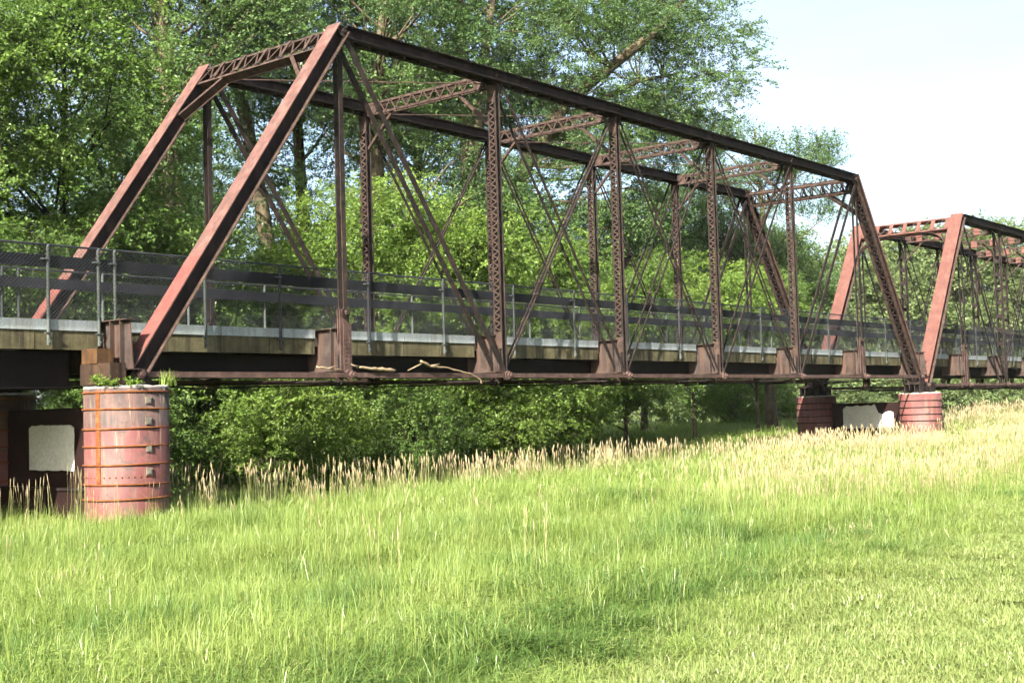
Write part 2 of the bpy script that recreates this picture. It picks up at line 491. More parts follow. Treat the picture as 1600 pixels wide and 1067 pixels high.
def truss_span(name, label, x0, p, n, z0, h, style):
    """style 0: laced posts (main span), style 1: red second span with arched portals"""
    root = thing(name, label, 'bridge', (x0, 0, 0))
    H = z0 + h
    U = lambda k: Vector((k * p, 0, H))
    L_ = lambda k: Vector((k * p, 0, z0))
    steel, dark, pale = M['steel'], M['steel_dark'], M['steel_pale']
    ew, ed = (0.34, 0.30) if style == 0 else (0.46, 0.32)
    for side in (0, 1):
        Y = W * side
        dy = Vector((0, Y, 0))
        near = side == 0
        out = -1 if near else 1
        # ---- inclined end posts
        for e in (0, 1):
            a = (L_(0) if e == 0 else L_(n)) + dy
            b = (U(1) if e == 0 else U(n - 1)) + dy
            fr, L = frame(a, b)
            if fr[3].z < 0:
                fr = (fr[0], fr[1], -fr[2], -fr[3])
            mb = MB()
            box_member(mb, fr, L + 0.10, ew, ed)
            ep = mb.build('end_post', [dark, M['end_red'] if style == 0 else M['red3'], M['steel_pale']], root)
            if style == 0 and e == 0:
                pm = MB().obox(fr, 0.42, 2.55, -ew / 2 - 0.032, ew / 2 + 0.032, ed / 2 + 0.002, ed / 2 + 0.006)
                pm.build('repainted_band', M['red2'], ep)
            mb = MB()
            if style == 0:
                single = near and e == 1
                lace(ep, zig(fr, 0.3, L - 0.4, 0.13, 0.17, -ed / 2 - 0.006), -fr[3], 0.05, 0.01, steel, single, mb)
                stuff_lacing(ep, mb, steel)
            else:
                for u in np.arange(0.4, L - 0.3, 0.6):
                    MB().obox(fr, u, u + 0.2, -0.2, 0.2, -ed / 2 - 0.014, -ed / 2 - 0.002).build('batten_plate', dark, ep)
        # ---- top chord
        fr = (U(1) + dy, Vector((1, 0, 0)), Vector((0, 1, 0)), Vector((0, 0, 1)))
        L = (n - 2) * p
        mb = MB()
        box_member(mb, (fr[0] + fr[1] * 0.13, fr[1], fr[2], fr[3]), L - 0.26, ew, ed - 0.03)
        tc = mb.build('top_chord', [dark, dark, dark], root)
        mb = MB()
        lace(tc, zig(fr, 0.3, L - 0.3, 0.13, 0.26, -ed / 2 + 0.005), Vector((0, 0, -1)), 0.06, 0.012, dark, False, mb)
        stuff_lacing(tc, mb, dark)
        mb = MB()
        for u in np.arange(0.35, L, 0.42):
            mb.dome(fr[0] + Vector((u, out * (ew / 2 - 0.02), -ed / 2 + 0.033)), Vector((0, out, 0)), 0.018)
            mb.dome(fr[0] + Vector((u, out * (ew / 2 - 0.02), -ed / 2 + 0.012)), Vector((0, 0, -1)), 0.018)
        o = mb.build('rivets', M['chord'], tc); o['kind'] = 'stuff'
        for k in range(1, n):
            c = U(k) + dy
            mb = MB()
            wv = out * (ew / 2 - 0.065)
            for q in ((0.0, 0.24) if k not in (1, n - 1) else (0.0,)):
                mb.tube([c + Vector((0.02, wv, 0)), c + Vector((0.02, wv + out * 0.07, 0))], 0.055, 12)
                mb.tube([c + Vector((0.02, wv, 0)), c + Vector((0.02, wv + out * 0.095, 0))], 0.032, 8)
            mb.build('pin', steel, tc)
            pl = MB().box(c.x - (0.42 if k > 1 else -0.16), c.x + (0.34 if k < n - 1 else -0.16), *sorted((c.y + wv + out * 0.001, c.y + wv + out * 0.014)), c.z - ed / 2 + 0.04, c.z + ed / 2 - 0.07)
            for q in range(4):
                for zz in (-0.07, 0.0, 0.06):
                    pl.dome(Vector((c.x - (0.36 if k > 1 else -0.20) + q * 0.07, c.y + wv + out * 0.014, c.z + zz)), Vector((0, out, 0)), 0.014)
            pl.build('pin_plate', dark, tc)
        # ---- laced vertical posts and hangers
        for k in range(1, n):
            c = L_(k) + dy
            fr = (c, Vector((0, 0, 1)), Vector((0, 1, 0)), Vector((-1, 0, 0)))
            if k in (1, n - 1):
                mb = MB()
                zs = 1.28 - z0
                for s in (-1, 1):
                    mb.obox(fr, zs, h - 0.05, s * 0.075 - 0.014, s * 0.075 + 0.014, -0.055, 0.055)
                    mb.tube([c + Vector((0, s * 0.075 - 0.02, zs)), c + Vector((0, s * 0.075 + 0.02, zs))], 0.11, 14)
                hg = mb.build('hanger', steel, root)
                mb = MB()
                for s in (-1, 1):
                    mb.obox(fr, 0.06, zs + 0.08, s * 0.035 - 0.01, s * 0.035 + 0.01, -0.13, 0.13)
                    mb.obox(fr, 0.06, zs - 0.22, s * 0.115 - 0.008, s * 0.115 + 0.008, -0.11, 0.11)
                hp = mb.build('hanger_plate', M['chord'], hg)
                mb = MB()
                for q in range(9):
                    for xx in (-0.055, 0.055):
                        mb.dome(c + Vector((xx, out * 0.123, 0.22 + q * 0.085)), Vector((0, out, 0)), 0.022)
                mb.tube([c + Vector((0, out * 0.10, zs)), c + Vector((0, out * 0.15, zs))], 0.05, 6)
                o = mb.build('rivets', pale, hp); o['kind'] = 'stuff'
            else:
                mb = MB()
                dx = 0.08 if style == 0 else 0.11
                for s in (-1, 1):
                    yw = s * 0.075 if style == 0 else s * 0.10
                    yo = yw + s * 0.05
                    a, b = sorted((yw, yw + s * 0.012))
                    mb.obox(fr, -0.05, h - ed / 2 + 0.12, a, b, -dx, dx)
                    a, b = sorted((yw + s * 0.012, yo))
                    for sx in (-1, 1):
                        q0, q1 = sorted((sx * dx, sx * (dx - 0.012)))
                        mb.obox(fr, -0.05, h - ed / 2 + 0.12, a, b, q0, q1)
                vp = mb.build('vertical_post', steel, root)
                if style == 0:
                    mb = MB()
                    for sx in (1, -1):
                        fr2 = (fr[0], fr[1], fr[2], fr[3] * sx)
                        single = near and sx == 1 and k in (2, 3)
                        lace(vp, zig(fr2, 1.05, h - 0.55, 0.085, 0.085, dx + 0.006), fr2[3], 0.03, 0.008, pale if sx == 1 else steel, single, mb)
                    stuff_lacing(vp, mb, pale)
                    for zz in (0.75, h - 0.5):
                        MB().obox(fr, zz - 0.12, zz + 0.28, -0.115, 0.115, dx + 0.001, dx + 0.011).build('batten_plate', pale, vp)
                else:
                    for zz in np.arange(0.5, h - 0.4, 0.62):
                        for sx in (1, -1):
                            fr2 = (fr[0], fr[1], fr[2], fr[3] * sx)
                            MB().obox(fr2, zz, zz + 0.16, -0.13, 0.13, dx + 0.001, dx + 0.011).build('batten_plate', dark, vp)
        # ---- bottom chord eyebars and pins
        for k in range(n):
            a, b = L_(k), L_(k + 1)
            mb = MB()
            for yy in ((-0.17, 0.17) if k not in (2, 3, 4) else (-0.21, -0.13, 0.13, 0.21)):
                eyebar(mb, (a.x, a.z), (b.x, b.z), Y + yy + (0.036 if k % 2 else 0) * (1 if yy < 0 else -1), 0.10, 0.026, 0.115)
            mb.build('bottom_chord_eyebar', M['chord'], root)
        for k in range(0, n + 1):
            c = L_(k) + dy
            mb = MB().tube([c + Vector((0, -0.26, 0)), c + Vector((0, 0.26, 0))], 0.055, 12)
            for s in (-1, 1):
                mb.tube([c + Vector((0, s * 0.235, 0)), c + Vector((0, s * 0.29, 0))], 0.085, 6)
                mb.tube([c + Vector((0, s * 0.29, 0)), c + Vector((0, s * 0.34, 0))], 0.045, 8)
            mb.build('pin', M['chord'], root)
        # ---- diagonals
        def pair(k0, top0, k1, hgt, t, offs, mat, turn=False, nm='diagonal'):
            a = U(k0) if top0 else L_(k0)
            b = L_(k1) if top0 else U(k1)
            mb = MB()
            for yy in offs:
                eyebar(mb, (a.x, a.z), (b.x, b.z), Y + yy, hgt, t, hgt * 0.9)
                if turn:
                    lo, hi = (a, b) if a.z < b.z else (b, a)
                    q = lo.lerp(hi, 0.30)
                    d = (hi - lo).normalized()
                    o_ = Vector((0, Y + yy, 0))
                    for s in (-1, 1):
                        nn = d.cross(Vector((0, 1, 0))) * 0.035 * s
                        mb.tube([q + o_ + nn - d * 0.16, q + o_ + nn + d * 0.16], 0.014, 6)
                    for s in (-1, 1):
                        mb.tube([q + o_ + d * (0.16 * s), q + o_ + d * (0.22 * s)], 0.05, 8)
            mb.build(nm, mat, root)
        dm = M['steel'] if style == 0 else dark
        pair(1, True, 2, 0.125, 0.03, (-0.15, 0.15), dm)
        pair(n - 1, True, n - 2, 0.125, 0.03, (-0.15, 0.15), dm)
        for k in range(2, n - 2):
            if k < (n - 1) / 2:
                pair(k, True, k + 1, 0.075, 0.025, (-0.14, 0.14), dm)
                pair(k, False, k + 1, 0.034, 0.034, (-0.05, 0.05), dm, True, 'counter_rod')
            elif k > (n - 1) / 2:
                pair(k, False, k + 1, 0.075, 0.025, (-0.14, 0.14), dm)
                pair(k, True, k + 1, 0.034, 0.034, (-0.05, 0.05), dm, True, 'counter_rod')
            else:
                pair(k, True, k + 1, 0.045, 0.03, (-0.06, 0.06), dm, True, 'counter_rod')
                pair(k, False, k + 1, 0.045, 0.03, (-0.11, 0.11), dm, True, 'counter_rod')
    # ---- cross struts with lattice, knee braces
    for k in range(2, n - 1):
        x = k * p
        z1, z2 = H + 0.07, H - 0.25
        y0, y1 = 0.17, W - 0.17
        mb = MB()
        for zz in (z1, z2):
            for sx in (-1, 1):
                a, b = sorted((x + sx * 0.10, x + sx * 0.04))
                mb.box(a, b, y0, y1, zz - 0.006, zz + 0.006)
                a, b = sorted((x + sx * 0.10, x + sx * 0.09))
                q0, q1 = (zz - 0.055, zz - 0.006) if zz == z1 else (zz + 0.006, zz + 0.055)
                mb.box(a, b, y0, y1, q0, q1)
        for yy in (y0, y1 - 0.32):
            mb.box(x - 0.089, x - 0.078, yy, yy + 0.32, z2 + 0.01, z1 - 0.01)
        st = mb.build('cross_strut', pale, root)
        mb = MB()
        frs = (Vector((x, y0 + 0.3, (z1 + z2) / 2)), Vector((0, 1, 0)), Vector((0, 0, 1)), Vector((-1, 0, 0)))
        lace(st, zig(frs, 0, y1 - y0 - 0.6, 0.14, 0.19, 0.106), Vector((-1, 0, 0)), 0.035, 0.008, pale, style == 0, mb)
        frs = (frs[0], frs[1], frs[2], Vector((1, 0, 0)))
        lace(st, zig(frs, 0, y1 - y0 - 0.6, 0.14, 0.19, 0.106), Vector((1, 0, 0)), 0.035, 0.008, pale, False, mb)
        stuff_lacing(st, mb, pale)
        if style == 1:
            for yy in np.arange(y0 + 0.5, y1 - 0.6, 0.9):
                MB().box(x - 0.13, x - 0.116, yy, yy + 0.28, z2, z1).build('batten_plate', M['red3'], st)
        for s in (0, 1):
            ya, yb = (0.14, 1.05) if s == 0 else (W - 0.14, W - 1.05)
            fr, L = frame((x, ya, z2 - 0.85), (x, yb, z2), Vector((1, 0, 0)))
            MB().obox(fr, 0, L, -0.035, 0.035, -0.007, 0.007).obox(fr, 0, L, -0.035, -0.022, 0.008, 0.06).build('knee_brace', pale, root)
    # ---- top lateral rods
    for k in range(1, n - 1):
        for s in (0, 1):
            a = Vector((k * p, 0.1 if s else W - 0.1, H - 0.16 - 0.06 * s))
            b = Vector(((k + 1) * p, W - 0.1 if s else 0.1, H - 0.16 - 0.06 * s))
            MB().tube([a, b], 0.014, 6).build('lateral_rod', pale, root)
    # ---- portals
    for e in (0, 1):
        a = L_(0) if e == 0 else L_(n)
        b = U(1) if e == 0 else U(n - 1)
        fr, L = frame(a, b)
        O, A, V, Nn = fr
        if Nn.z < 0:
            V, Nn = -V, -Nn
        Yv = Vector((0, 1, 0))
        fp = (O, Yv, A, Nn)                       # u = across, v = up along the end post, w = outward
        y0, y1 = 0.17, W - 0.17
        t1, t2 = (L - 0.02, L - 0.50) if style == 0 else (L - 0.05, L - 0.62)
        mb = MB()
        for tt in (t1, t2):
            for wn_ in (-0.10, 0.10):
                mb.obox(fp, y0, y1, tt - 0.035, tt + 0.035, wn_ - 0.006, wn_ + 0.006)
            mb.obox(fp, y0, y1, tt - 0.006, tt + 0.006, -0.093, 0.093)
        po = mb.build('portal_strut', pale if style == 0 else M['red3'], root)
        mb = MB()
        for wv, sg in ((0.112, 1), (-0.112, -1)):
            fz = (O + A * ((t1 + t2) / 2) + Yv * (y0 + 0.05), Yv, A, Nn * sg)
            nb = 0.20 if style == 0 else 0.3
            lace(po, zig(fz, 0, y1 - y0 - 0.1, (t1 - t2) / 2 - 0.02, nb, 0.112), Nn * sg, 0.04, 0.009, pale, sg == 1 and style == 0, mb)
        stuff_lacing(po, mb, pale)
        if style == 0:
            for yy in np.arange(y0 + 0.35, y1, 0.75):
                MB().obox(fp, yy, yy + 0.09, t2, t1, 0.15, 0.158).build('batten_plate', pale, po)
            for s in (0, 1):
                ya, yb = (0.17, 1.05) if s == 0 else (W - 0.17, W - 1.05)
                pa = O + Yv * ya + A * (t2 - 0.95)
                pb = O + Yv * yb + A * (t2 - 0.02)
                f2, L2 = frame(pa, pb, Nn)
                MB().obox(f2, 0, L2, -0.10, 0.10, -0.008, 0.008).obox(f2, 0, L2, 0.086, 0.10, 0.009, 0.08).obox(f2, 0, L2, -0.10, -0.086, 0.009, 0.08).build('knee_brace', pale, root)
        else:
            for yy in np.arange(y0 + 0.1, y1 - 0.2, 0.62):
                MB().obox(fp, yy, yy + 0.17, t2, t1, 0.126, 0.134).build('batten_plate', M['red3'], po)
            rr = 1.25
            for s in (0, 1):
                mb = MB()
                cy = y0 + rr if s == 0 else y1 - rr
                pts = []
                for q in range(13):
                    an = math.pi / 2 * q / 12
                    yy = cy - math.cos(an) * rr if s == 0 else cy + math.cos(an) * rr
                    pts.append(O + Yv * yy + A * (t2 - 0.06 - rr + math.sin(an) * rr))
                for q in range(12):
                    f2, L2 = frame(pts[q], pts[q + 1], Nn)
                    mb.obox(f2, 0, L2 + 0.01, -0.11, 0.11, -0.012, 0.012)
                mb.build('arch_brace', pale, root)
    # ---- floor beams
    for k in range(0, n + 1):
        x = k * p - 0.12 if k > 0 else -0.14
        if k == n:
            x = k * p + 0.10
        zt, zb = 0.965, 0.10
        ext = 0.0 if k else 0.26
        mb = MB()
        mb.box(x - 0.010, x + 0.010, 0.30, W - 0.30, zb, zt - 0.021)
        for sgn in (0, 1):                         # tapered hanger ends of the web
            ya, yb = (0.30, -ext) if sgn == 0 else (W - 0.30, W + ext)
            mb.add([(x + s_ * 0.010, y_, z_) for s_ in (-1, 1) for (y_, z_) in ((ya, zb), (ya, zt - 0.021), (yb + (0.09 if sgn == 0 else -0.09), zt - 0.021), (yb, zb))],
                   [(0, 1, 2, 3), (7, 6, 5, 4), (0, 4, 5, 1), (1, 5, 6, 2), (2, 6, 7, 3), (3, 7, 4, 0)])
        mb.box(x - 0.11, x + 0.09, -ext + 0.05, W + ext - 0.05, zt - 0.02, zt)
        mb.box(x - 0.14, x + 0.09, -ext - 0.06, W + ext + 0.06, zb - 0.022, zb - 0.002)
        fb = mb.build('floor_beam', M['plate'] if style == 0 else M['plate'], root)
        for yy in ((0.16, W - 0.16) if k else (0.0, 0.30, W - 0.30, W)):
            MB().box(x - 0.10, x - 0.011, yy - 0.008, yy + 0.008, zb + 0.001, zt - 0.022).build('stiffener', M['plate'], fb)
        if k not in (0, n):
            for s in (0, 1):
                y_ = 0 if s == 0 else W
                MB().box(x + 0.011, x + 0.10, y_ - 0.03, y_ + 0.03, zb - 0.10, zb + 0.55).build('hanger_bracket', M['plate'], fb)
    # ---- stringers
    for yy in (0.95, 1.75, 2.65, 3.45):
        mb = MB()
        mb.box(-0.4, n * p + 0.25, yy - 0.008, yy + 0.008, 0.08, 0.43)
        mb.box(-0.4, n * p + 0.25, yy - 0.10, yy + 0.10, 0.062, 0.079)
        mb.box(-0.4, n * p + 0.25, yy - 0.10, yy + 0.10, 0.431, 0.447)
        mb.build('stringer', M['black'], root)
    for k in range(n):
        mb = MB()
        for s in (0, 1):
            a = Vector((k * p, 0.1 if s else W - 0.1, z0 - 0.12 - 0.04 * s)); b = Vector(((k + 1) * p, W - 0.1 if s else 0.1, z0 - 0.12 - 0.04 * s))
            mb.tube([a, b], 0.02, 6)
        mb.build('bottom_lateral_rods', M['steel'], root)
    # ---- shoes
    for k in (0, n):
        for y_ in (0, W):
            mb = MB()
            xx = k * p
            for s in (-0.21, -0.07, 0.07, 0.21):
                mb.add([(xx + q, y_ + s + d, z) for d in (-0.012, 0.012) for (q, z) in ((-0.30, z0 - 0.20), (0.30, z0 - 0.20), (0.12, z0 + 0.10), (-0.12, z0 + 0.10))],
                       [(0, 1, 2, 3), (7, 6, 5, 4), (0, 4, 5, 1), (1, 5, 6, 2), (2, 6, 7, 3), (3, 7, 4, 0)])
            mb.box(xx - 0.34, xx + 0.34, y_ - 0.27, y_ + 0.27, z0 - 0.235, z0 - 0.201)
            mb.build('shoe', M['steel'], root)
    return root

span1 = truss_span('truss_span', 'long rust brown pin-connected steel truss span with laced posts nearest the camera', 0.0, 5.0, 7, 0.0, 7.116, 0)
span2 = truss_span('truss_span', 'second truss span beyond, with salmon red end posts and an arched portal', 35.55, 4.72, 7, -0.33, 7.05, 1)
# small bracket plate on the near third post
br = MB()
br.add([(15.09, -0.06, 3.18), (15.55, -0.06, 3.22), (15.09, -0.06, 2.78), (15.09, -0.045, 3.18), (15.55, -0.045, 3.22), (15.09, -0.045, 2.78)],
       [(0, 2, 1), (3, 4, 5), (0, 1, 4, 3), (1, 2, 5, 4), (2, 0, 3, 5)])
br.box(15.09, 15.62, -0.14, 0.02, 3.222, 3.236)
br.build('bracket', M['steel'], span1)

# ------------------------------------------------------------------ deck, curb, fascia
deck = tag(link('bridge_deck', None), 'concrete-edged walkway deck carried by the truss spans', 'deck', kind='structure')
XD0, XD1 = -16.0, 68.5
MB().box(XD0, XD1, 0.655, W - 0.655, 0.62, 0.80).build('slab', M['deck'], deck)
def run(x0, x1, step, gap):
    n = max(1, int(round((x1 - x0) / step)))
    d = (x1 - x0) / n
    return [(x0 + i * d + gap / 2, x0 + (i + 1) * d - gap / 2) for i in range(n)]
beams = [-0.14] + [5 * k - 0.12 for k in range(1, 7)] + [35.1] + [35.35] + [35.55 + 4.72 * k - 0.12 for k in range(1, 7)] + [35.55 + 4.72 * 7 + 0.1]
segs = []
prev = XD0
for b in beams:
    if b - 0.13 > prev + 0.1:
        segs.append((prev, b - 0.13))
    prev = b + 0.11
for (a, b) in segs:
    for (q0, q1) in run(a, b, 1.24, 0.012):
        dj = R.uniform(0, 0.008)
        MB().box(q0, q1, 0.61 - dj, 0.654, 0.455 + R.uniform(-0.004, 0.004), 0.778).build('fascia_panel', M['fascia'], deck)
    for (q0, q1) in run(a, b, 2.4, 0.015):
        dj = R.uniform(0, 0.010)
        MB().box(q0, q1, 0.585 - dj, 0.80, 0.781, 0.965 + R.uniform(-0.005, 0.005)).build('curb_timber', M['curb'], deck)
    MB().box(a, b, W - 0.654, W - 0.61, 0.455, 0.778).build('fascia_panel', M['fascia'], deck)
    for (q0, q1) in run(a, b, 4.8, 0.015):
        MB().box(q0, q1, W - 0.80, W - 0.585, 0.781, 0.965).build('curb_timber', M['curb'], deck)

# ------------------------------------------------------------------ fences
def fence(Y, inward, label, posts, dark_idx):
    root = thing('chain_link_fence', label, 'fence', (posts[0], Y, 0.5), 'walkway fences')
    x0, x1 = posts[0], posts[-1]
    def P(x, y, z): return Vector((x - posts[0], y, z - 0.5))
    for i, x in enumerate(posts):
        m = M['galv_dark'] if i in dark_idx else M['galv']
        lean = R.uniform(-0.01, 0.01)
        mb = MB().tube([P(x, 0, 0.52), P(x + lean, 0, 2.20)], 0.03, 10)
        mb.tube([P(x + lean, 0, 2.20), P(x + lean, 0, 2.225), P(x + lean, 0, 2.25)], [0.035, 0.03, 0.012], 10)
        po = mb.build('post', m, root, smooth=False)
        mb = MB().box(x - posts[0] - 0.065, x - posts[0] + 0.065, -0.045, 0.03, 0.225, 0.240)
        mb.tube([P(x, -0.03, 0.58), P(x, -0.06, 0.58)], 0.02, 6)
        mb.build('clamp', M['galv'], po)
        MB().box(x - posts[0] - 0.11, x - posts[0] + 0.02, -0.04, 0.04, 1.475, 1.50).build('rail_tie', M['galv'], po)
    for a, b in zip(posts[:-1], posts[1:]):
        MB().tube([P(a, 0, 2.232), P((a + b) / 2, 0, 2.226), P(b, 0, 2.232)], 0.02, 8).build('top_rail', M['galv_dark'], root)
    yb = inward * 0.05
    for (a, b) in run(x0, x1, 4.9, 0.01):
        MB().box(a - posts[0], b - posts[0], *sorted((yb, yb + inward * 0.045)), 1.35 + R.uniform(-0.005, 0.005), 1.56 + R.uniform(-0.005, 0.005)).build('rub_board', M['board'], root)
    # woven wire: two sets of crossing wires
    mb = MB()
    r = 0.0022
    zb, zt = 0.985, 2.215
    hgt = zt - zb
    pitch = 0.072
    ym = -inward * 0.034
    V, F = [], []
    for dirn in (1, -1):
        x = x0 - hgt
        while x < x1 + hgt:
            pts = []
            xa, xb = (x, x + hgt) if dirn == 1 else (x + hgt, x)
            za, zb2 = zb, zt
            # clip to the fence length
            def clip(xq):
                return (xq - xa) / (xb - xa)
            t0, t1 = 0.0, 1.0
            ts = sorted((clip(x0), clip(x1)))
            t0, t1 = max(t0, ts[0]), min(t1, ts[1])
            if t1 - t0 > 0.02:
                b_ = len(V)
                ns = max(1, int(round((t1 - t0) * 8)))
                for q in range(ns + 1):
                    t = t0 + (t1 - t0) * q / ns
                    px, pz = xa + (xb - xa) * t - posts[0], za + (zb2 - za) * t - 0.5
                    V += [(px, ym + dirn * r * 0.9 - r, pz), (px + r * 0.7 * dirn, ym + dirn * r * 0.9 + r, pz - r * 0.7), (px - r * 0.7 * dirn, ym + dirn * r * 0.9 + r, pz + r * 0.7)]
                for q in range(ns):
                    F += [(b_, b_ + 1, b_ + 4, b_ + 3), (b_ + 1, b_ + 2, b_ + 5, b_ + 4), (b_ + 2, b_, b_ + 3, b_ + 5)]
                    b_ += 3
            x += pitch
    mb.v, mb.f, mb.m = V, F, [0] * len(F)
    o = mb.build('chain_link_mesh', M['wire'], root)
    o['kind'] = 'stuff'
    return root
nearp = [-15.8, -13.4, -11.0, -8.6, -6.2, -3.75, -1.26, -0.29, 0.04, 1.98, 3.80, 6.25, 8.64, 11.19, 13.66, 16.11, 18.79, 21.26] + [21.26 + 2.45 * i for i in range(1, 20)]
farp = [-15.8, -13.4, -11.0, -8.6, -6.2, -3.8, -1.9, -0.3, 0.05, 1.89, 4.0, 6.12] + [6.12 + 2.45 * i for i in range(1, 25)]
fence(0.545, 1, 'chain link fence with galvanised posts along the camera side of the deck', nearp, (10, 11, 15))
fence(W - 0.545, -1, 'chain link fence along the opposite edge of the deck, beyond the walkway', farp, (7, 8))

# ------------------------------------------------------------------ approach girders on the left
ap = thing('approach_span', 'dark steel girder approach span running off the left edge', 'bridge', (-16, 0, -0.2))
for yy in (0.95, 1.75, 2.65, 3.45):
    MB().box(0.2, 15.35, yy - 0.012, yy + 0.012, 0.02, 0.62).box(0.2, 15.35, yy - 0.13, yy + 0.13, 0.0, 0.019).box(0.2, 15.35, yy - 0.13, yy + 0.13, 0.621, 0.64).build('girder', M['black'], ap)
for xx in (1.5, 4.5, 7.5, 10.5, 13.5):
    MB().box(xx - 0.05, xx + 0.05, 0.97, 3.43, 0.1, 0.55).build('cross_frame', M['black'], ap)

# ------------------------------------------------------------------ piers
def ring_disc(mb, c, r, z0, z1, n=40):
    mb.tube([c + Vector((0, 0, z0)), c + Vector((0, 0, z1))], r, n)

def pier(X, zt, zb, r, label, mats, hoops, patch, detailed):
    root = thing('bridge_pier', label, 'pier', (X, 0, 0), 'steel cylinder piers under the bridge')
    for side in (0, 1):
        c = Vector((0, W * side, 0))
        mb = MB()
        n = 48
        mb.tube([c + Vector((0, 0, zb)), c + Vector((0, 0, zb + 0.28)), c + Vector((0, 0, zt))], [r * 1.03, r * 0.985, r], n)
        cy = mb.build('cylinder', mats[0], root, smooth=True)
        for z in hoops:
            mb = MB()
            pts = []
            tilt = R.uniform(-0.012, 0.012)
            for q in range(49):
                a = 2 * math.pi * q / 48
                pts.append(c + Vector((math.cos(a) * (r + 0.012), math.sin(a) * (r + 0.012), z + tilt * math.cos(a))))
            mb.tube(pts, 0.016, 6, False)
            mb.build('hoop', M['rust'] if detailed else M['steel'], cy)
        if detailed and side == 0:
            mb = MB()
            for z in (zt - 0.085, zt - 1.50):
                for q in range(44):
                    a = 2 * math.pi * q / 44
                    d = Vector((math.cos(a), math.sin(a), 0))
                    mb.dome(c + d * (r + 0.001) + Vector((0, 0, z)), d, 0.017)
            for q in range(30):
                for da in (-0.035, 0.035):
                    a = math.radians(196) + da
                    d = Vector((math.cos(a), math.sin(a), 0))
                    mb.dome(c + d * (r + 0.006) + Vector((0, 0, zt - 0.06 - q * 0.052)), d, 0.015)
            o = mb.build('rivets', M['rust'], cy); o['kind'] = 'stuff'
            # riveted seam strip
            mb = MB()
            for q in range(6):
                a0 = math.radians(196) - 0.06 + 0.12 * q / 6
                a1 = math.radians(196) - 0.06 + 0.12 * (q + 1) / 6
                p = [c + Vector((math.cos(a) * (r + 0.006), math.sin(a) * (r + 0.006), z)) for a in (a0, a1) for z in (zt - 1.6, zt - 0.04)]
                p += [c + Vector((math.cos(a) * (r - 0.02), math.sin(a) * (r - 0.02), z)) for a in (a0, a1) for z in (zt - 1.6, zt - 0.04)]
                mb.add(p, [(0, 1, 3, 2), (0, 2, 6, 4), (1, 5, 7, 3), (0, 4, 5, 1), (2, 3, 7, 6)])
            mb.build('seam_strip', M['rust'], cy)
            for z in (zt - 0.22, zt - 0.57, zt - 1.03, zt - 1.42):
                a = math.radians(266)
                d = Vector((math.cos(a), math.sin(a), 0)); tt = Vector((-math.sin(a), math.cos(a), 0))
                fr = (c + d * (r - 0.004) + Vector((0, 0, z)), tt, Vector((0, 0, 1)), d)
                mb = MB().obox(fr, -0.055, 0.055, -0.06, 0.06, 0, 0.02).obox(fr, -0.035, 0.035, -0.04, 0.04, 0.0201, 0.028)
                mb.build('patch_plate', M['plate2'], cy)
        # rough concrete fill on top
        mb = MB()
        nr_, na = 6, 32
        V, F = [], []
        for i in range(nr_ + 1):
            rr = (r - 0.005) * i / nr_
            for k in range(na):
                a = 2 * math.pi * k / na
                z = zt + 0.03 + 0.035 * mnoise.noise(Vector((math.cos(a) * rr * 5, math.sin(a) * rr * 5, X))) + R.uniform(-0.012, 0.018)
                if i == nr_:
                    z = zt + 0.012 + R.uniform(0, 0.03)
                V.append((c.x + math.cos(a) * rr, c.y + math.sin(a) * rr, z))
        for i in range(nr_):
            for k in range(na):
                k2 = (k + 1) % na
                F.append((i * na + k, (i + 1) * na + k, (i + 1) * na + k2, i * na + k2))
        b = len(V)
        for k in range(na):
            a = 2 * math.pi * k / na
            V.append((c.x + math.cos(a) * (r - 0.005), c.y + math.sin(a) * (r - 0.005), zt - 0.02))
        for k in range(na):
            k2 = (k + 1) % na
            F.append((nr_ * na + k, b + k, b + k2, nr_ * na + k2))
        mb.v, mb.f, mb.m = V, F, [0] * len(F)
        mb.build('concrete_fill', M['conc'], cy)
        # bearing pedestal under each shoe
        if not detailed:
            for xx in (-0.55, 0.55):
                mb = MB()
                mb.box(xx - 0.26, xx + 0.26, c.y - 0.35, c.y + 0.35, zt + 0.36, zt + 0.42)
                for s in (-0.3, -0.1, 0.1, 0.3):
                    mb.box(xx - 0.22, xx + 0.22, c.y + s - 0.02, c.y + s + 0.02, zt + 0.02, zt + 0.359)
                mb.build('pedestal', M['steel'], root)
    ya, yb = r - 0.06, W - r + 0.06
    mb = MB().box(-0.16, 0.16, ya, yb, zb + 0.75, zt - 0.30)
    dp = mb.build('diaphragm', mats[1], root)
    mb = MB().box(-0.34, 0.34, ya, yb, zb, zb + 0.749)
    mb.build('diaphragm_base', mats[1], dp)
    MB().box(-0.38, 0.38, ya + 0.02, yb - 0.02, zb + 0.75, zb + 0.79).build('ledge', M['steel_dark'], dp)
    # painted-over patch: thin coat with a ragged outline
    py0, py1, pz0, pz1, rag = patch
    pts = []
    nn = 14
    for i in range(nn + 1):
        pts.append((py0 + (py1 - py0) * i / nn, pz1 + rag * mnoise.noise(Vector((i * 0.55, X, 1.0))) - (rag * 1.6 if X > 10 and i < 5 else 0) - (0.05 if i in (0, nn) else 0)))
    for i in range(4):
        pts.append((py1 + 0.012 * R.uniform(-1, 1), pz1 - (pz1 - pz0) * (i + 1) / 4))
    for i in range(nn):
        pts.append((py1 - (py1 - py0) * (i + 1) / nn, pz0 + 0.01 * R.uniform(-1, 1)))
    for i in range(3):
        pts.append((py0 + 0.012 * R.uniform(-1, 1), pz0 + (pz1 - pz0) * (i + 1) / 4))
    k = len(pts)
    mb = MB()
    mb.v = [(-0.164, y, z) for y, z in pts] + [(-0.159, y, z) for y, z in pts]
    mb.f = [tuple(range(k))] + [(i, i + k, (i + 1) % k + k, (i + 1) % k) for i in range(k)]
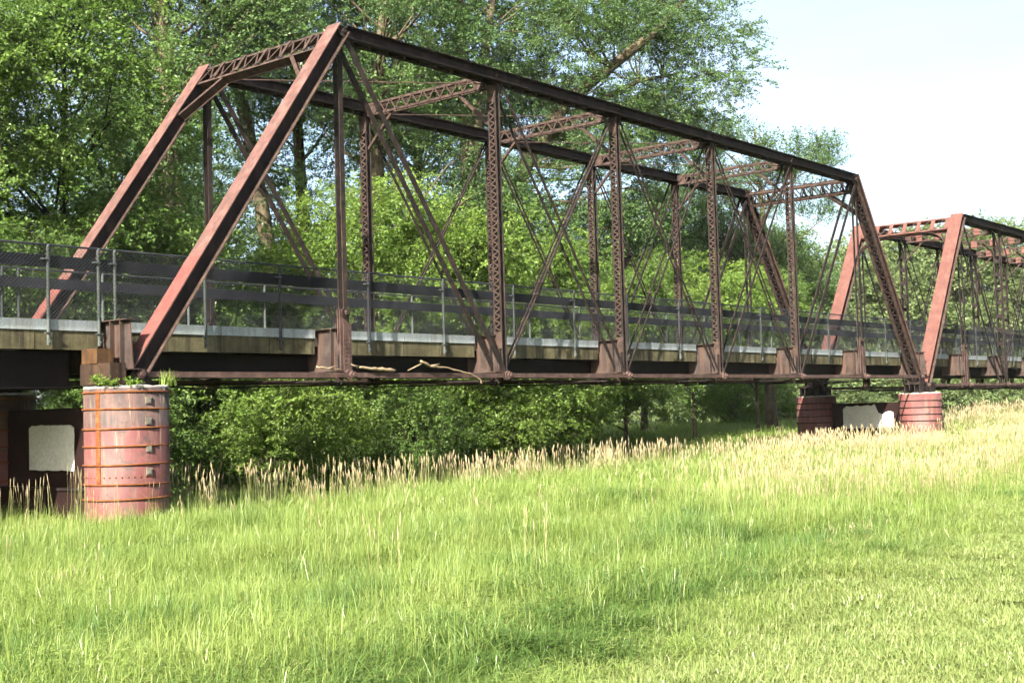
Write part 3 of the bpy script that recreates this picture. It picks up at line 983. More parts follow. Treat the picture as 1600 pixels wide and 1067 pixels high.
    mb.m = [0] * len(mb.f)
    mb.build('white_patch', M['patch'], dp)
    return root

H1 = [-0.31, -0.60, -0.92, -1.22, -1.53, -1.87, -2.11]
pier(-0.12, -0.24, -2.75, 0.715, 'round riveted red steel pier with rust hoops, weeds on its top', (M['cyl'], M['diaphragm']), H1, (1.40, 2.93, -1.66, -0.84, 0.02), True)
H2 = [-0.93, -1.18, -1.45, -1.70]
pier(35.27, -0.66, -2.75, 0.80, 'banded red pier half hidden by pale grass under the far end of the laced span', (M['cyl2'], M['diaphragm']), H2, (1.05, 3.15, -2.6, -1.08, 0.16), False)
pier(68.85, -0.70, -2.75, 0.80, 'farthest red pier at the far end of the second span', (M['cyl2'], M['diaphragm']), H2, (1.3, 2.6, -2.3, -1.4, 0.1), False)

# ------------------------------------------------------------------ timbers and drift branches
def timber(label, x0, x1, y0, y1, z0, z1, mat, rz=0.0):
    cx, cy = (x0 + x1) / 2, (y0 + y1) / 2
    b = 0.012
    mb = MB()
    hx, hy = (x1 - x0) / 2, (y1 - y0) / 2
    ring = [(-hx + b, -hy), (hx - b, -hy), (hx, -hy + b), (hx, hy - b), (hx - b, hy), (-hx + b, hy), (-hx, hy - b), (-hx, -hy + b)]
    mb.v = [(x, y, 0) for x, y in ring] + [(x, y, z1 - z0) for x, y in ring]
    mb.f = [tuple(range(7, -1, -1)), tuple(range(8, 16))] + [(i, (i + 1) % 8, (i + 1) % 8 + 8, i + 8) for i in range(8)]
    mb.m = [0] * len(mb.f)
    o = mb.build('timber_block', mat, None, loc=(cx, cy, z0))
    o.rotation_euler.z = rz
    tag(o, label, 'timber', 'timber blocks on the near pier')
timber('wide lower timber block lying on the near pier', -0.68, -0.34, -0.32, 0.52, -0.17, 0.19, M['timber'], 0.06)
timber('small rust stained timber block stacked under the deck corner', -0.70, -0.36, 0.0, 0.46, 0.192, 0.45, M['timber_o'])

def branch(label, pts, rad, twigs):
    base = Vector(pts[0])
    rq = random.Random(len(label))
    P2, R2 = [], []
    for i in range(len(pts) - 1):
        for q in range(4):
            t = q / 4
            P2.append(Vector(pts[i]).lerp(Vector(pts[i + 1]), t) + Vector((rq.uniform(-1, 1), rq.uniform(-1, 1), rq.uniform(-1, 1))) * 0.010)
            R2.append((rad[i] * (1 - t) + rad[i + 1] * t) * rq.uniform(0.78, 1.2))
    P2.append(Vector(pts[-1])); R2.append(rad[-1] * 0.5)
    mb = MB().tube([p - base for p in P2], R2, 8)
    for tp, tr in twigs:
        mb.tube([Vector(p) - base for p in tp], tr, 6)
    tag(mb.build('driftwood_branch', M['drift'], None, True, base), label, 'branch', 'drift branches caught on the lower chord')
branch('thick broken pale branch lying on the lower chord by the first hanger', [(5.25, -0.16, 0.16), (5.6, -0.18, 0.13), (6.0, -0.17, 0.115), (6.3, -0.18, 0.10)], [0.02, 0.036, 0.042, 0.034], [([(5.25, -0.16, 0.16), (5.0, -0.1, 0.24)], [0.03, 0.01])])
branch('slender bent bleached branch hooked over the lower chord', [(7.0, -0.25, 0.30), (7.35, -0.23, 0.19), (7.9, -0.22, 0.16), (8.6, -0.25, 0.03), (8.95, -0.26, -0.10), (8.95, -0.26, -0.2)], [0.03, 0.026, 0.021, 0.018, 0.018, 0.01], [([(7.35, -0.23, 0.19), (7.6, -0.24, 0.24)], [0.03, 0.015]), ([(7.1, -0.2, 0.25), (6.75, -0.1, 0.10)], [0.02, 0.01])])
branch('short twig lodged below the first floor beam', [(4.2, -0.05, 0.16), (4.45, -0.12, 0.13), (4.8, -0.14, 0.12)], [0.024, 0.018, 0.010], [([(4.45, -0.12, 0.13), (4.62, -0.2, 0.19)], [0.012, 0.005])])

# ------------------------------------------------------------------ foliage instancing
def gn_scatter(name, coll):
    ng = bpy.data.node_groups.new(name, 'GeometryNodeTree')
    ng.interface.new_socket('Geometry', in_out='INPUT', socket_type='NodeSocketGeometry')
    ng.interface.new_socket('Geometry', in_out='OUTPUT', socket_type='NodeSocketGeometry')
    ni = ng.nodes.new('NodeGroupInput'); no = ng.nodes.new('NodeGroupOutput')
    ip = ng.nodes.new('GeometryNodeInstanceOnPoints')
    ci = ng.nodes.new('GeometryNodeCollectionInfo')
    ci.inputs['Collection'].default_value = coll
    ci.inputs['Separate Children'].default_value = True
    ci.inputs['Reset Children'].default_value = True
    ip.inputs['Pick Instance'].default_value = True
    def attr(nm, typ):
        a = ng.nodes.new('GeometryNodeInputNamedAttribute')
        a.data_type = typ
        a.inputs['Name'].default_value = nm
        return a.outputs[0]
    ng.links.new(ni.outputs[0], ip.inputs['Points'])
    ng.links.new(ci.outputs[0], ip.inputs['Instance'])
    ng.links.new(attr('idx', 'INT'), ip.inputs['Instance Index'])
    ng.links.new(attr('rot', 'FLOAT_VECTOR'), ip.inputs['Rotation'])
    ng.links.new(attr('scl', 'FLOAT_VECTOR'), ip.inputs['Scale'])
    ng.links.new(ip.outputs[0], no.inputs[0])
    return ng

def scatter_obj(name, ng, P, Rt, S, I, parent=None):
    me = bpy.data.meshes.new(name)
    n = len(P)
    me.vertices.add(n)
    me.vertices.foreach_set('co', np.asarray(P, dtype=np.float32).ravel())
    a = me.attributes.new('rot', 'FLOAT_VECTOR', 'POINT'); a.data.foreach_set('vector', np.asarray(Rt, dtype=np.float32).ravel())
    a = me.attributes.new('scl', 'FLOAT_VECTOR', 'POINT'); a.data.foreach_set('vector', np.asarray(S, dtype=np.float32).ravel())
    a = me.attributes.new('idx', 'INT', 'POINT'); a.data.foreach_set('value', np.asarray(I, dtype=np.int32))
    o = link(name, me, parent)
    md = o.modifiers.new('scatter', 'NODES')
    md.node_group = ng
    return o

def leaf_quad(mb, p, d, nrm, L, w, mi=0):
    s = d.cross(nrm).normalized() * w
    f = nrm * (w * 0.35)
    mb.add([p, p + d * L * 0.45 + s + f, p + d * L, p + d * L * 0.45 - s + f], [(0, 1, 2), (0, 2, 3)], mi)

def clump_meshes(prefix, mat, bark, nspray, rc, nleaf, size, L, w, droop, up=0.0, nvar=5, seed=1, flat=0.62):
    """one clump = many twig sprays of leaf-sized faces around a centre"""
    rr = random.Random(seed)
    coll = bpy.data.collections.new(prefix)
    for v in range(nvar):
        mb = MB()
        for s_ in range(nspray):
            d0 = Vector((rr.gauss(0, 1), rr.gauss(0, 1), rr.gauss(0, 0.75))).normalized() * (rr.random() ** 0.5)
            c = Vector((d0.x * rc, d0.y * rc, d0.z * rc * flat))
            out = (d0 + Vector((rr.gauss(0, .45), rr.gauss(0, .45), rr.gauss(0, .25)))).normalized()
            az0 = math.atan2(out.y, out.x)
            el0 = math.asin(max(-1, min(1, out.z))) * 0.6 + up
            sz = size * rr.uniform(0.7, 1.2)
            for tw in range(3):
                az = az0 + rr.uniform(-0.9, 0.9)
                el = el0 + rr.uniform(-0.25, 0.45)
                pts = [c.copy()]
                d = Vector((math.cos(el) * math.cos(az), math.cos(el) * math.sin(az), math.sin(el)))
                for q in range(3):
                    d = (d + Vector((0, 0, -droop * 0.3)) + Vector((rr.uniform(-.25, .25), rr.uniform(-.25, .25), rr.uniform(-.15, .15)))).normalized()
                    pts.append(pts[-1] + d * sz / 3)
                mb.tube([pts[0], pts[1], pts[3]], [0.007 * sz, 0.005 * sz, 0.002 * sz], 3, False, 1)
                for q in range(nleaf // 3):
                    t = rr.uniform(0.1, 1.0) * 3
                    i_ = min(2, int(t))
                    p = pts[i_].lerp(pts[i_ + 1], t - i_)
                    dd = Vector((rr.gauss(0, 1), rr.gauss(0, 1), rr.gauss(-0.25 * droop, 0.6)))
                    dd = (dd.normalized() + (pts[i_ + 1] - pts[i_]).normalized() * 0.6).normalized()
                    nrm = Vector((rr.gauss(0, 0.7), rr.gauss(0, 0.7), rr.gauss(0.8, 0.6)))
                    nrm = (nrm - dd * nrm.dot(dd)).normalized()
                    k = rr.uniform(0.6, 1.25)
                    leaf_quad(mb, p + dd * 0.05 * sz * rr.random(), dd, nrm, L * k, w * k)
        o = bpy.data.objects.new('%s_%d' % (prefix, v), mb.mesh(prefix, [mat, bark]))
        coll.objects.link(o)
    return gn_scatter(prefix + '_scatter', coll)

SP = {
    'lime': (clump_meshes('box_elder_clump', M['leaf_lime'], M['bark_d'], 29, 1.1, 57, 0.95, 0.102, 0.030, 0.6, seed=3), 1.1),
    'cot': (clump_meshes('cottonwood_clump', M['leaf_cot'], M['bark_d'], 28, 1.35, 57, 1.0, 0.094, 0.039, 0.35, seed=5), 1.35),
    'feather': (clump_meshes('ash_clump', M['leaf_cot'], M['bark_d'], 26, 1.2, 42, 1.35, 0.14, 0.042, 0.0, up=0.85, seed=7), 1.2),
    'far': (clump_meshes('far_clump', M['leaf_far'], M['bark_d'], 24, 1.7, 42, 1.6, 0.24, 0.085, 0.35, seed=6), 1.7),
    'bush': (clump_meshes('bush_clump', M['leaf_bush'], M['bark_d'], 29, 1.05, 54, 0.8, 0.096, 0.031, 0.5, seed=8), 1.05),
}

def tree(label, x, y, H, tr, lobes, nclump, kind, rc=1.1, lean=(0, 0), bark='bark', seed=0, limbs=(), cat='tree', name='broadleaf_tree', group='trees behind the bridge', limbfrac=0.6):
    rr = random.Random(seed * 77 + 5)
    z0 = gz(x, y) - 0.1
    root = thing(name, label, cat, (x, y, z0), group)
    mb = MB()
    top = H * 0.92
    nseg = 9
    tp = []
    wob = rr.uniform(0, 6)
    for i in range(nseg + 1):
        t = i / nseg
        tp.append(Vector((lean[0] * t * t * top + 0.012 * H * math.sin(wob + t * 5) * t, lean[1] * t * t * top + 0.012 * H * math.cos(wob * 1.7 + t * 4) * t, top * t)))
    rad = [tr * (1.35 if i == 0 else 1.0) * (1 - 0.85 * (i / nseg) ** 1.1) + 0.012 for i in range(nseg + 1)]
    mb.tube(tp, rad, 10)
    def trunk_at(z):
        t = min(0.999, max(0.0, z / top)) * nseg
        i = int(t)
        return tp[i].lerp(tp[i + 1], t - i), rad[i] + (rad[i + 1] - rad[i]) * (t - i)
    anchors = []
    for (lp, lr) in limbs:
        pts = [Vector(p) for p in lp]
        mb.tube(pts, lr, 9)
        for a_, b_, r_ in zip(pts[1:-1], pts[2:], lr[1:-1]):
            anchors += [(a_, r_), (a_.lerp(b_, 0.5), r_ * 0.85)]
    tot = sum(l[3] * l[4] * l[5] for l in lobes)
    P, Rt, S, I = [], [], [], []
    for (cx, cy, cz, rx, ry, rz) in lobes:
        nc = max(3, int(nclump * (rx * ry * rz) / tot))
        for i in range(nc):
            while True:
                q = Vector((rr.uniform(-1, 1), rr.uniform(-1, 1), rr.uniform(-1, 1)))
                if 0.15 < q.length < 1:
                    break
            q = q.normalized() * (q.length ** 0.55)
            c = Vector((cx + q.x * rx, cy + q.y * ry, cz + q.z * rz))
            if c.z < 0.5: c.z = 0.5 + rr.random() * 0.4
            if rr.random() < limbfrac:
                a, ra = trunk_at(max(0.25 * min(c.z, H * .5), c.z - 0.75 * math.hypot(c.x, c.y) - 0.6))
                for (pa, pr) in anchors:
                    if (pa - c).length < (a - c).length and pa.z < c.z + 0.5:
                        a, ra = pa, pr
                l = (c - a).length
                sd = Vector((rr.uniform(-1, 1), rr.uniform(-1, 1), rr.uniform(-0.5, 0.8))) * 0.13 * l
                r0 = min(ra * 0.5, 0.016 + 0.011 * l)
                mb.tube([a, a.lerp(c, 0.25) + sd * 0.8 + Vector((0, 0, -0.03 * l)), a.lerp(c, 0.5) + sd, a.lerp(c, 0.78) + sd * 0.2 + Vector((0, 0, 0.05 * l)), c], [r0, r0 * 0.85, r0 * 0.65, r0 * 0.4, r0 * 0.2], 5, False)
            k = rr.uniform(0.7, 1.25) * rc / SP[kind][1]
            P.append(tuple(c))
            Rt.append((rr.gauss(0, 0.22), rr.gauss(0, 0.22), rr.uniform(0, 6.283)))
            S.append((k * rr.uniform(0.9, 1.1), k * rr.uniform(0.9, 1.1), k * rr.uniform(0.85, 1.15)))
            I.append(rr.randrange(5))
    mb.build('trunk', M[bark], root, True)
    cr = scatter_obj('crown', SP[kind][0], P, Rt, S, I, root)
    cr['kind'] = 'stuff'
    return root

G1 = 'leafy trees behind the bridge'
G2 = 'far line of trees'
tree('tree left of the frame shading the approach span', -8.5, 6.4, 11.5, 0.2, [(0, 0, 6.0, 3.0, 2.2, 5.0)], 70, 'lime', seed=6, group=G1)  # unseen tree, added to shade the approach and lower left foliage
tree('second unseen tree left of the frame shading behind the approach fence', -4.2, 8.0, 6.4, 0.2, [(0, 0, 3.4, 2.0, 1.8, 2.6)], 44, 'lime', seed=7, group=G1)  # also unseen, added and kept low for the shade it casts
# unseen off-frame tree added for its shade, then the bright box elders on the left
tree('young tree just outside the frame shading the approach', -6.5, 10.5, 12, 0.18, [(0, 0, 6.5, 3.4, 3.2, 5.2)], 60, 'lime', seed=1, group=G1)
tree('bright green drooping tree at the left edge behind the fence', 1.0, 9.8, 13, 0.17, [(0, 0, 8.2, 3.4, 3.0, 5.0)], 78, 'lime', seed=2, bark='bark_d', group=G1)
tree('tall bright green tree whose crown tops the left part of the view', 5.2, 11.0, 14.5, 0.18, [(0, 0, 9.2, 3.3, 3.0, 5.0), (0, 0, 3.4, 2.6, 2.4, 2.6)], 100, 'lime', seed=3, bark='bark_d', group=G1)
tree('green tree behind the first end post with slender trunk', 8.3, 11.6, 9.6, 0.15, [(-0.3, 0, 5.8, 2.6, 2.5, 3.4), (0, 0, 2.4, 2.4, 2.2, 1.8)], 70, 'lime', seed=4, bark='bark_d', group=G1)
tree('low shady tree behind the deck between the two left end posts', 11.6, 11.6, 7.0, 0.12, [(0, 0, 3.8, 2.5, 2.3, 3.0)], 48, 'lime', seed=5, bark='bark_d', group=G1)
# tall cottonwoods
tree('tall cottonwood with a dark straight trunk left of the first portal', 13.0, 17.5, 25, 0.42, [(0, 0, 18, 4.2, 4.0, 5.5), (0, 0, 10.5, 3.0, 2.8, 1.8)], 46, 'cot', rc=1.35, seed=11, group=G1, bark='bark')
tree('slim cottonwood with a crooked trunk above the first portal', 15.5, 19.5, 24, 0.26, [(0, 0, 18, 3.4, 3.2, 4.4)], 22, 'cot', rc=1.3, lean=(-0.06, 0.03), seed=12, group=G1, bark='bark')
tree('leaning cottonwood with a yellowish mossy trunk seen through the portal', 20.3, 20.0, 27, 0.44, [(-1.5, 1, 20, 4.0, 3.6, 5.5), (1, 0, 11.5, 2.8, 2.6, 2.0)], 42, 'cot', rc=1.3, lean=(-0.10, 0.07), seed=13, group=G1)
tree('straight pale cottonwood standing behind the near hip joint', 23.2, 22.0, 27, 0.40, [(0, 0, 19.5, 4.0, 3.8, 5.4), (0.5, -1, 11.0, 3.0, 2.6, 2.0)], 46, 'cot', rc=1.3, seed=14, group=G1)
tree('thick mossy cottonwood trunk rising behind the first hanger', 22.3, 16.6, 26, 0.55, [(0.5, 0.5, 18.5, 4.8, 4.4, 5.6), (2.6, -1.2, 11.8, 3.4, 2.8, 2.6)], 74, 'cot', rc=1.3, lean=(0.05, 0.0), seed=15, group=G1)
tree('huge spreading cottonwood with long bare limbs reaching to the right', 30.0, 18.5, 30, 0.62,
     [(1.0, 0.5, 20.5, 5.6, 4.6, 5.0), (5.2, -3.8, 18.6, 4.8, 4.2, 5.6), (8.8, -5.4, 18.6, 3.4, 3.4, 5.0), (5.0, -3.0, 12.5, 4.2, 3.6, 2.8)], 200, 'cot', rc=1.35, seed=16, group=G1,
     limbs=[([(0.1, 0, 5.0), (0.9, -0.8, 9.5), (1.9, -1.9, 13.6), (3.3, -3.4, 16.6), (6.0, -6.4, 19.6), (7.6, -7.8, 21.8)], [0.48, 0.42, 0.36, 0.30, 0.20, 0.06]),
            ([(1.9, -1.9, 13.6), (4.6, -3.2, 16.4), (7.4, -4.6, 18.0), (9.6, -5.8, 18.6)], [0.22, 0.17, 0.11, 0.04]),
            ([(0, 0, 7.0), (-1.0, -1.0, 11.5), (-1.0, -1.8, 16.5), (-0.2, -2.2, 22)], [0.42, 0.36, 0.28, 0.14])])
tree('cottonwood crown filling the sky gap between the hanger and the second post', 36.0, 27.0, 24, 0.4, [(0, 0, 15.5, 5.5, 4.5, 6.5)], 60, 'cot', rc=1.4, seed=17, group=G1)
tree('leafy tree closing the gap far behind the first portal', 25.0, 31.0, 19, 0.35, [(0, 0, 10.5, 4.6, 4.2, 7.0)], 74, 'cot', rc=1.4, seed=19, group=G1)
tree('leafy tree far behind the left end post', 17.5, 27.0, 18, 0.3, [(0, 0, 9.5, 4.0, 3.6, 6.5)], 60, 'cot', rc=1.4, seed=20, group=G1)
tree('dark leafy tree behind the first laced post', 27.5, 15.2, 14, 0.25, [(0, 0, 8.8, 3.6, 3.2, 4.6)], 66, 'cot', rc=1.25, seed=18, group=G1, bark='bark_d')
# bright understory maples
tree('bright lime maple behind the middle of the first bays', 15.8, 10.8, 10.5, 0.40, [(0, 0, 6.6, 3.0, 2.8, 3.9)], 74, 'bush', seed=21, group=G1, bark='bark_d')
tree('bright lime maple between the first and second laced posts', 20.2, 10.4, 9.6, 0.15, [(0, 0, 5.6, 3.0, 2.6, 4.0), (0, 0, 2.4, 2.4, 2.0, 1.4)], 84, 'bush', seed=22, group=G1, bark='bark_d')
tree('yellow green maple behind the second laced post', 25.6, 11.2, 9.0, 0.15, [(0, 0, 5.4, 3.0, 2.8, 3.6), (0, 0, 2.3, 2.6, 2.2, 1.5)], 84, 'bush', seed=23, group=G1, bark='bark_d')
tree('leafy maple behind the third and fourth posts', 32.5, 12.0, 9.6, 0.09, [(0, 0, 6.2, 3.6, 3.2, 3.4)], 78, 'lime', seed=24, group=G1, bark='bark', limbfrac=0.25)
tree('leafy maple behind the fifth post', 39.5, 12.8, 9.2, 0.09, [(0, 0, 6.4, 3.6, 3.2, 3.2)], 70, 'bush', seed=25, group=G1, bark='bark', limbfrac=0.25)
# tall feathery tree against the sky
tree('feathery tree with upswept branches standing against the sky', 55.0, 17.0, 20.0, 0.35, [(-1.6, 1.6, 15.6, 2.6, 2.6, 3.2), (1.8, -2.0, 15.0, 2.4, 2.4, 3.0), (-3.2, 2.4, 11.5, 3.6, 3.4, 4.0), (0, 0, 9, 4.4, 4.0, 2.6)], 100, 'feather', rc=1.2, seed=31, group=G1)
tree('round dark tree behind the far portal of the laced span', 49.0, 22.0, 15, 0.2, [(0, 0, 9.2, 4.6, 4.2, 5.2)], 90, 'cot', rc=1.4, seed=32, group=G1)
tree('green tree behind the far end posts', 47.0, 13.5, 9.6, 0.09, [(0, 0, 6.6, 3.2, 3.0, 2.8)], 56, 'lime', seed=33, group=G1)
# understory shrubs seen below the deck
SH = [(5.0, 8.2, 3.4, 'shrub below the deck beside the near pier'), (9.4, 7.0, 3.4, 'bright lit shrub below the deck right of the near pier'), (15.0, 7.8, 3.0, 'low shrub below the lower chord beside a thick trunk'),
      (20.0, 8.6, 2.9, 'shrub under the second bay in shade'), (27.6, 13.8, 2.8, 'shrub under the middle of the laced span')]
for i, (x, y, h, lb) in enumerate(SH):
    tree(lb, x, y, h, 0.05, [(0, 0, h * 0.55, 1.7, 1.5, h * 0.48)], 34, 'bush' if i % 2 else 'lime', rc=0.8, seed=41 + i, cat='shrub', name='shrub', group='shrubs below the deck', bark='bark_d')
tree('sunny rounded bush standing alone on the far bank', 62.4, 23.5, 4.6, 0.12, [(0, 0, 2.5, 3.6, 3.2, 2.2)], 60, 'bush', rc=1.0, seed=51, cat='shrub', name='shrub', group='shrubs below the deck')
# far tree line on the right
FAR = [(88, 43, 17.5), (92, 36, 18.5), (97, 30, 17), (102, 25.5, 17.5), (104, 19.5, 18.5), (108, 13.5, 19), (110, 7, 19.5), (112, 0, 19), (84, 51, 17)]
FL = ['behind the far portal of the laced span', 'left of the second span portal', 'seen through the second span portal', 'under the arch of the second portal', 'behind the red end post of the second span',
      'right of the red end post', 'at the right edge of the view', 'just past the right edge', 'at the left end of the far row']
for i, ((x, y, h), lb) in enumerate(zip(FAR, FL)):
    tree('far pale green tree ' + lb, x, y, h, 0.3, [(0, 0, h * 0.58, 4.3, 4.3, h * 0.40), (0, 0, h * 0.22, 4.2, 4.0, h * 0.2)], 120, 'far', rc=1.7, seed=61 + i, group=G2, limbfrac=0.4)
for i in range(9):
    x, y = 76 + i * 3.4 + R.uniform(-1, 1), 36 - i * 4.6 + R.uniform(-1, 1)
    tree('far green bush in the row along the distant bank', x, y, 5.0, 0.1, [(0, 0, 2.4, 3.2, 2.8, 2.2)], 34, 'far', rc=1.3, seed=81 + i, cat='shrub', name='shrub', group='bushes along the distant bank', limbfrac=0.3)

# ------------------------------------------------------------------ grass
def tuft_meshes(prefix, specs):
    coll = bpy.data.collections.new(prefix)
    for i, mb_m in enumerate(specs):
        mb, mats = mb_m
        coll.objects.link(bpy.data.objects.new('%s_%02d' % (prefix, i), mb.mesh(prefix, mats)))
    return gn_scatter(prefix + '_scatter', coll)

def blade(mb, rr, base, h, w, lean, az, mi=0, nseg=3):
    d = Vector((math.cos(az), math.sin(az), 0))
    face = az + math.pi / 2 + rr.uniform(-0.7, 0.7)
    s = Vector((math.cos(face), math.sin(face), 0))
    pts = []
    for q in range(nseg + 1):
        t = q / nseg
        p = base + Vector((0, 0, h * (t - 0.25 * lean * t * t))) + d * (h * lean * t * t)
        ww = w * (1 - t) ** 0.6
        pts.append((p - s * ww, p + s * ww) if q < nseg else (p,))
    V = []
    for q in pts: V += list(q)
    F = []
    for q in range(nseg - 1):
        F.append((2 * q, 2 * q + 1, 2 * q + 3, 2 * q + 2))
    F.append((2 * nseg - 2, 2 * nseg - 1, 2 * nseg))
    mb.add(V, F, mi)

def mk_tuft(seed, n, rad, hmin, hmax, w, mats, seeds=0, lean=0.45, sh=1.35):
    rr = random.Random(seed)
    mb = MB()
    for i in range(n):
        a = rr.uniform(0, 6.283); r_ = rad * math.sqrt(rr.random())
        blade(mb, rr, Vector((math.cos(a) * r_, math.sin(a) * r_, -0.03)), rr.uniform(hmin, hmax), w * rr.uniform(0.6, 1.2), abs(rr.gauss(0, lean)), rr.uniform(0, 6.283))
    for i in range(seeds):
        a = rr.uniform(0, 6.283); r_ = rad * math.sqrt(rr.random())
        b = Vector((math.cos(a) * r_, math.sin(a) * r_, 0))
        hh = rr.uniform(0.85, 1.1) * sh
        ln = Vector((rr.gauss(0, 0.06), rr.gauss(0, 0.06), 0)) * hh
        m1 = b + ln * 0.4 + Vector((0, 0, hh * 0.6)); tp = b + ln + Vector((0, 0, hh))
        mb.tube([b, m1, tp], [w * 0.5, w * 0.4, w * 0.3], 3, False, 1)
        hl = rr.uniform(0.13, 0.2) * sh * 0.8
        d = (tp - m1).normalized()
        hw = w * rr.uniform(0.9, 1.5)
        mb.tube([tp - d * hl * 0.2, tp + d * hl * 0.25, tp + d * hl * 0.6, tp + d * hl], [hw * 0.4, hw, hw * 0.8, hw * 0.15], 5, False, 2)
    return (mb, mats)

def mk_patch(seed, n, rad, mats, w, lean, clover=0, tall=0.06):
    """a patch of sward: unit height, blades bunched in small tussocks"""
    rr = random.Random(seed)
    mb = MB()
    cs = [(rr.gauss(0, rad * 0.55), rr.gauss(0, rad * 0.55), rr.uniform(0.55, 1.1)) for _ in range(max(6, n // 22))]
    for i in range(n):
        cx, cy, ch = rr.choice(cs)
        p = Vector((cx + rr.gauss(0, rad * 0.13), cy + rr.gauss(0, rad * 0.13), -0.05))
        if p.length > rad * 1.4: continue
        h = ch * rr.uniform(0.5, 1.0) * (1.45 if rr.random() < tall else 1.0)
        pblade(mb, rr, p, h, w * rr.uniform(0.6, 1.25), abs(rr.gauss(0, lean)), 1 if rr.random() < 0.022 else 0)
    for i in range(clover):
        cx, cy, ch = cs[rr.randrange(len(cs)) % 6]
        p = Vector((cx + rr.gauss(0, rad * 0.2), cy + rr.gauss(0, rad * 0.2), rr.uniform(0.3, 0.75)))
        a0 = rr.uniform(0, 6.283)
        for q in range(3):
            a = a0 + q * 2.094
            d = Vector((math.cos(a), math.sin(a), rr.uniform(-0.2, 0.3))).normalized()
            nr = Vector((rr.gauss(0, .3), rr.gauss(0, .3), 1)); nr = (nr - d * nr.dot(d)).normalized()
            leaf_quad(mb, p, d, nr, rr.uniform(0.016, 0.028), 0.008)
    return (mb, mats)

def pblade(mb, rr, base, h, w, lean, mi=0):
    """blade with sideways lean in metres (height is scaled per patch)"""
    az = rr.uniform(0, 6.283)
    d = Vector((math.cos(az), math.sin(az), 0))
    face = az + math.pi / 2 + rr.uniform(-0.8, 0.8)
    s = Vector((math.cos(face), math.sin(face), 0)) * w
    lz = min(0.6, lean * 1.2)
    p1 = base + Vector((0, 0, h * 0.42)) + d * lean * 0.16
    p2 = base + Vector((0, 0, h * (0.80 - 0.2 * lz))) + d * lean * 0.52
    p3 = base + Vector((0, 0, h * (1.0 - 0.45 * lz))) + d * lean
    mb.add([base - s, base + s, p1 + s * 0.9, p1 - s * 0.9, p2 + s * 0.6, p2 - s * 0.6, p3], [(0, 1, 2, 3), (3, 2, 4, 5), (5, 4, 6)], mi)

gm = [M['grass'], M['stalk'], M['seed']]
gd = [M['grass_dk'], M['stalk'], M['seed']]
gl = [M['grass_lawn'], M['stalk'], M['seed']]
GN_LUSH = tuft_meshes('sward_patch', [mk_patch(i, 1000 if i not in (1, 3, 6) else 800, 0.5, gm if i < 5 else gd, 0.0031, 0.26, 160 if i in (1, 3, 6) else 0) for i in range(7)] + [mk_patch(90 + i, 420, 0.5, gm if i < 4 else gd, 0.0054, 0.26) for i in range(5)])
GN_TALL = tuft_meshes('reed_tuft', [mk_tuft(20 + i, 20, 0.20, 0.40, 0.85, 0.0085, gm, 4, 0.30, 1.0) for i in range(5)])
GN_SEED = tuft_meshes('seed_tuft', [mk_tuft(40 + i, 7, 0.24, 0.4, 0.8, 0.0085, gm, 7, 0.30, 1.0) for i in range(5)])
GN_LAWN = tuft_meshes('lawn_patch', [mk_patch(60 + i, 2200, 0.5, gl, 0.0036, 0.05, tall=0.02) for i in range(5)])

def sample(n, dmin, dmax, power, amin=-26, amax=30):
    """points on the ground seen from the view point: angle uniform, distance law"""
    u = NR.random(n)
    d = (dmin ** power + u * (dmax ** power - dmin ** power)) ** (1 / power)
    a = YAW + np.radians(NR.uniform(amin, amax, n))
    return CAM.x + d * np.sin(a), CAM.y + d * np.cos(a), d

def lawn_edge(x):
    return -14.9 + 0.055 * (x + 6.5)

def field_h(x, y):
    n = mnoise.noise(Vector((x * 0.35, y * 0.55, 0.0)))
    n2 = mnoise.noise(Vector((x * 1.1, y * 1.1, 5.0)))
    h = 0.32 + 0.17 * n + 0.06 * n2
    h += 0.12 * sm(-9.5, -3.0, y) + 0.16 * sm(2, 12, x) * sm(-14, -9, y)
    e = lawn_edge(x)
    h *= 0.45 + 0.55 * sm(e, e + 2.2, y + 0.5 * n)
    tr = abs(y - (-11.25 + 0.15 * math.sin(x * 0.5)))
    if x < 4:
        h *= 1 - 0.75 * (1 - sm(0.10, 0.42, tr)) * sm(5, 0, x)
        h *= 1.0 + 0.30 * (1 - sm(0.0, 0.9, abs(y + 10.6)))
    return max(0.08, h)

def rnd_rot(n, tilt=0.12):
    return np.stack([NR.normal(0, tilt, n), NR.normal(0, tilt, n), NR.uniform(0, 6.283, n)], 1)

def inside_pier(x, y):
    for px in (-0.12, 35.27):
        for py in (0, W):
            if (x - px) ** 2 + (y - py) ** 2 < 0.85 ** 2: return True
        if abs(x - px) < 0.4 and 0 < y < W: return True
    return False

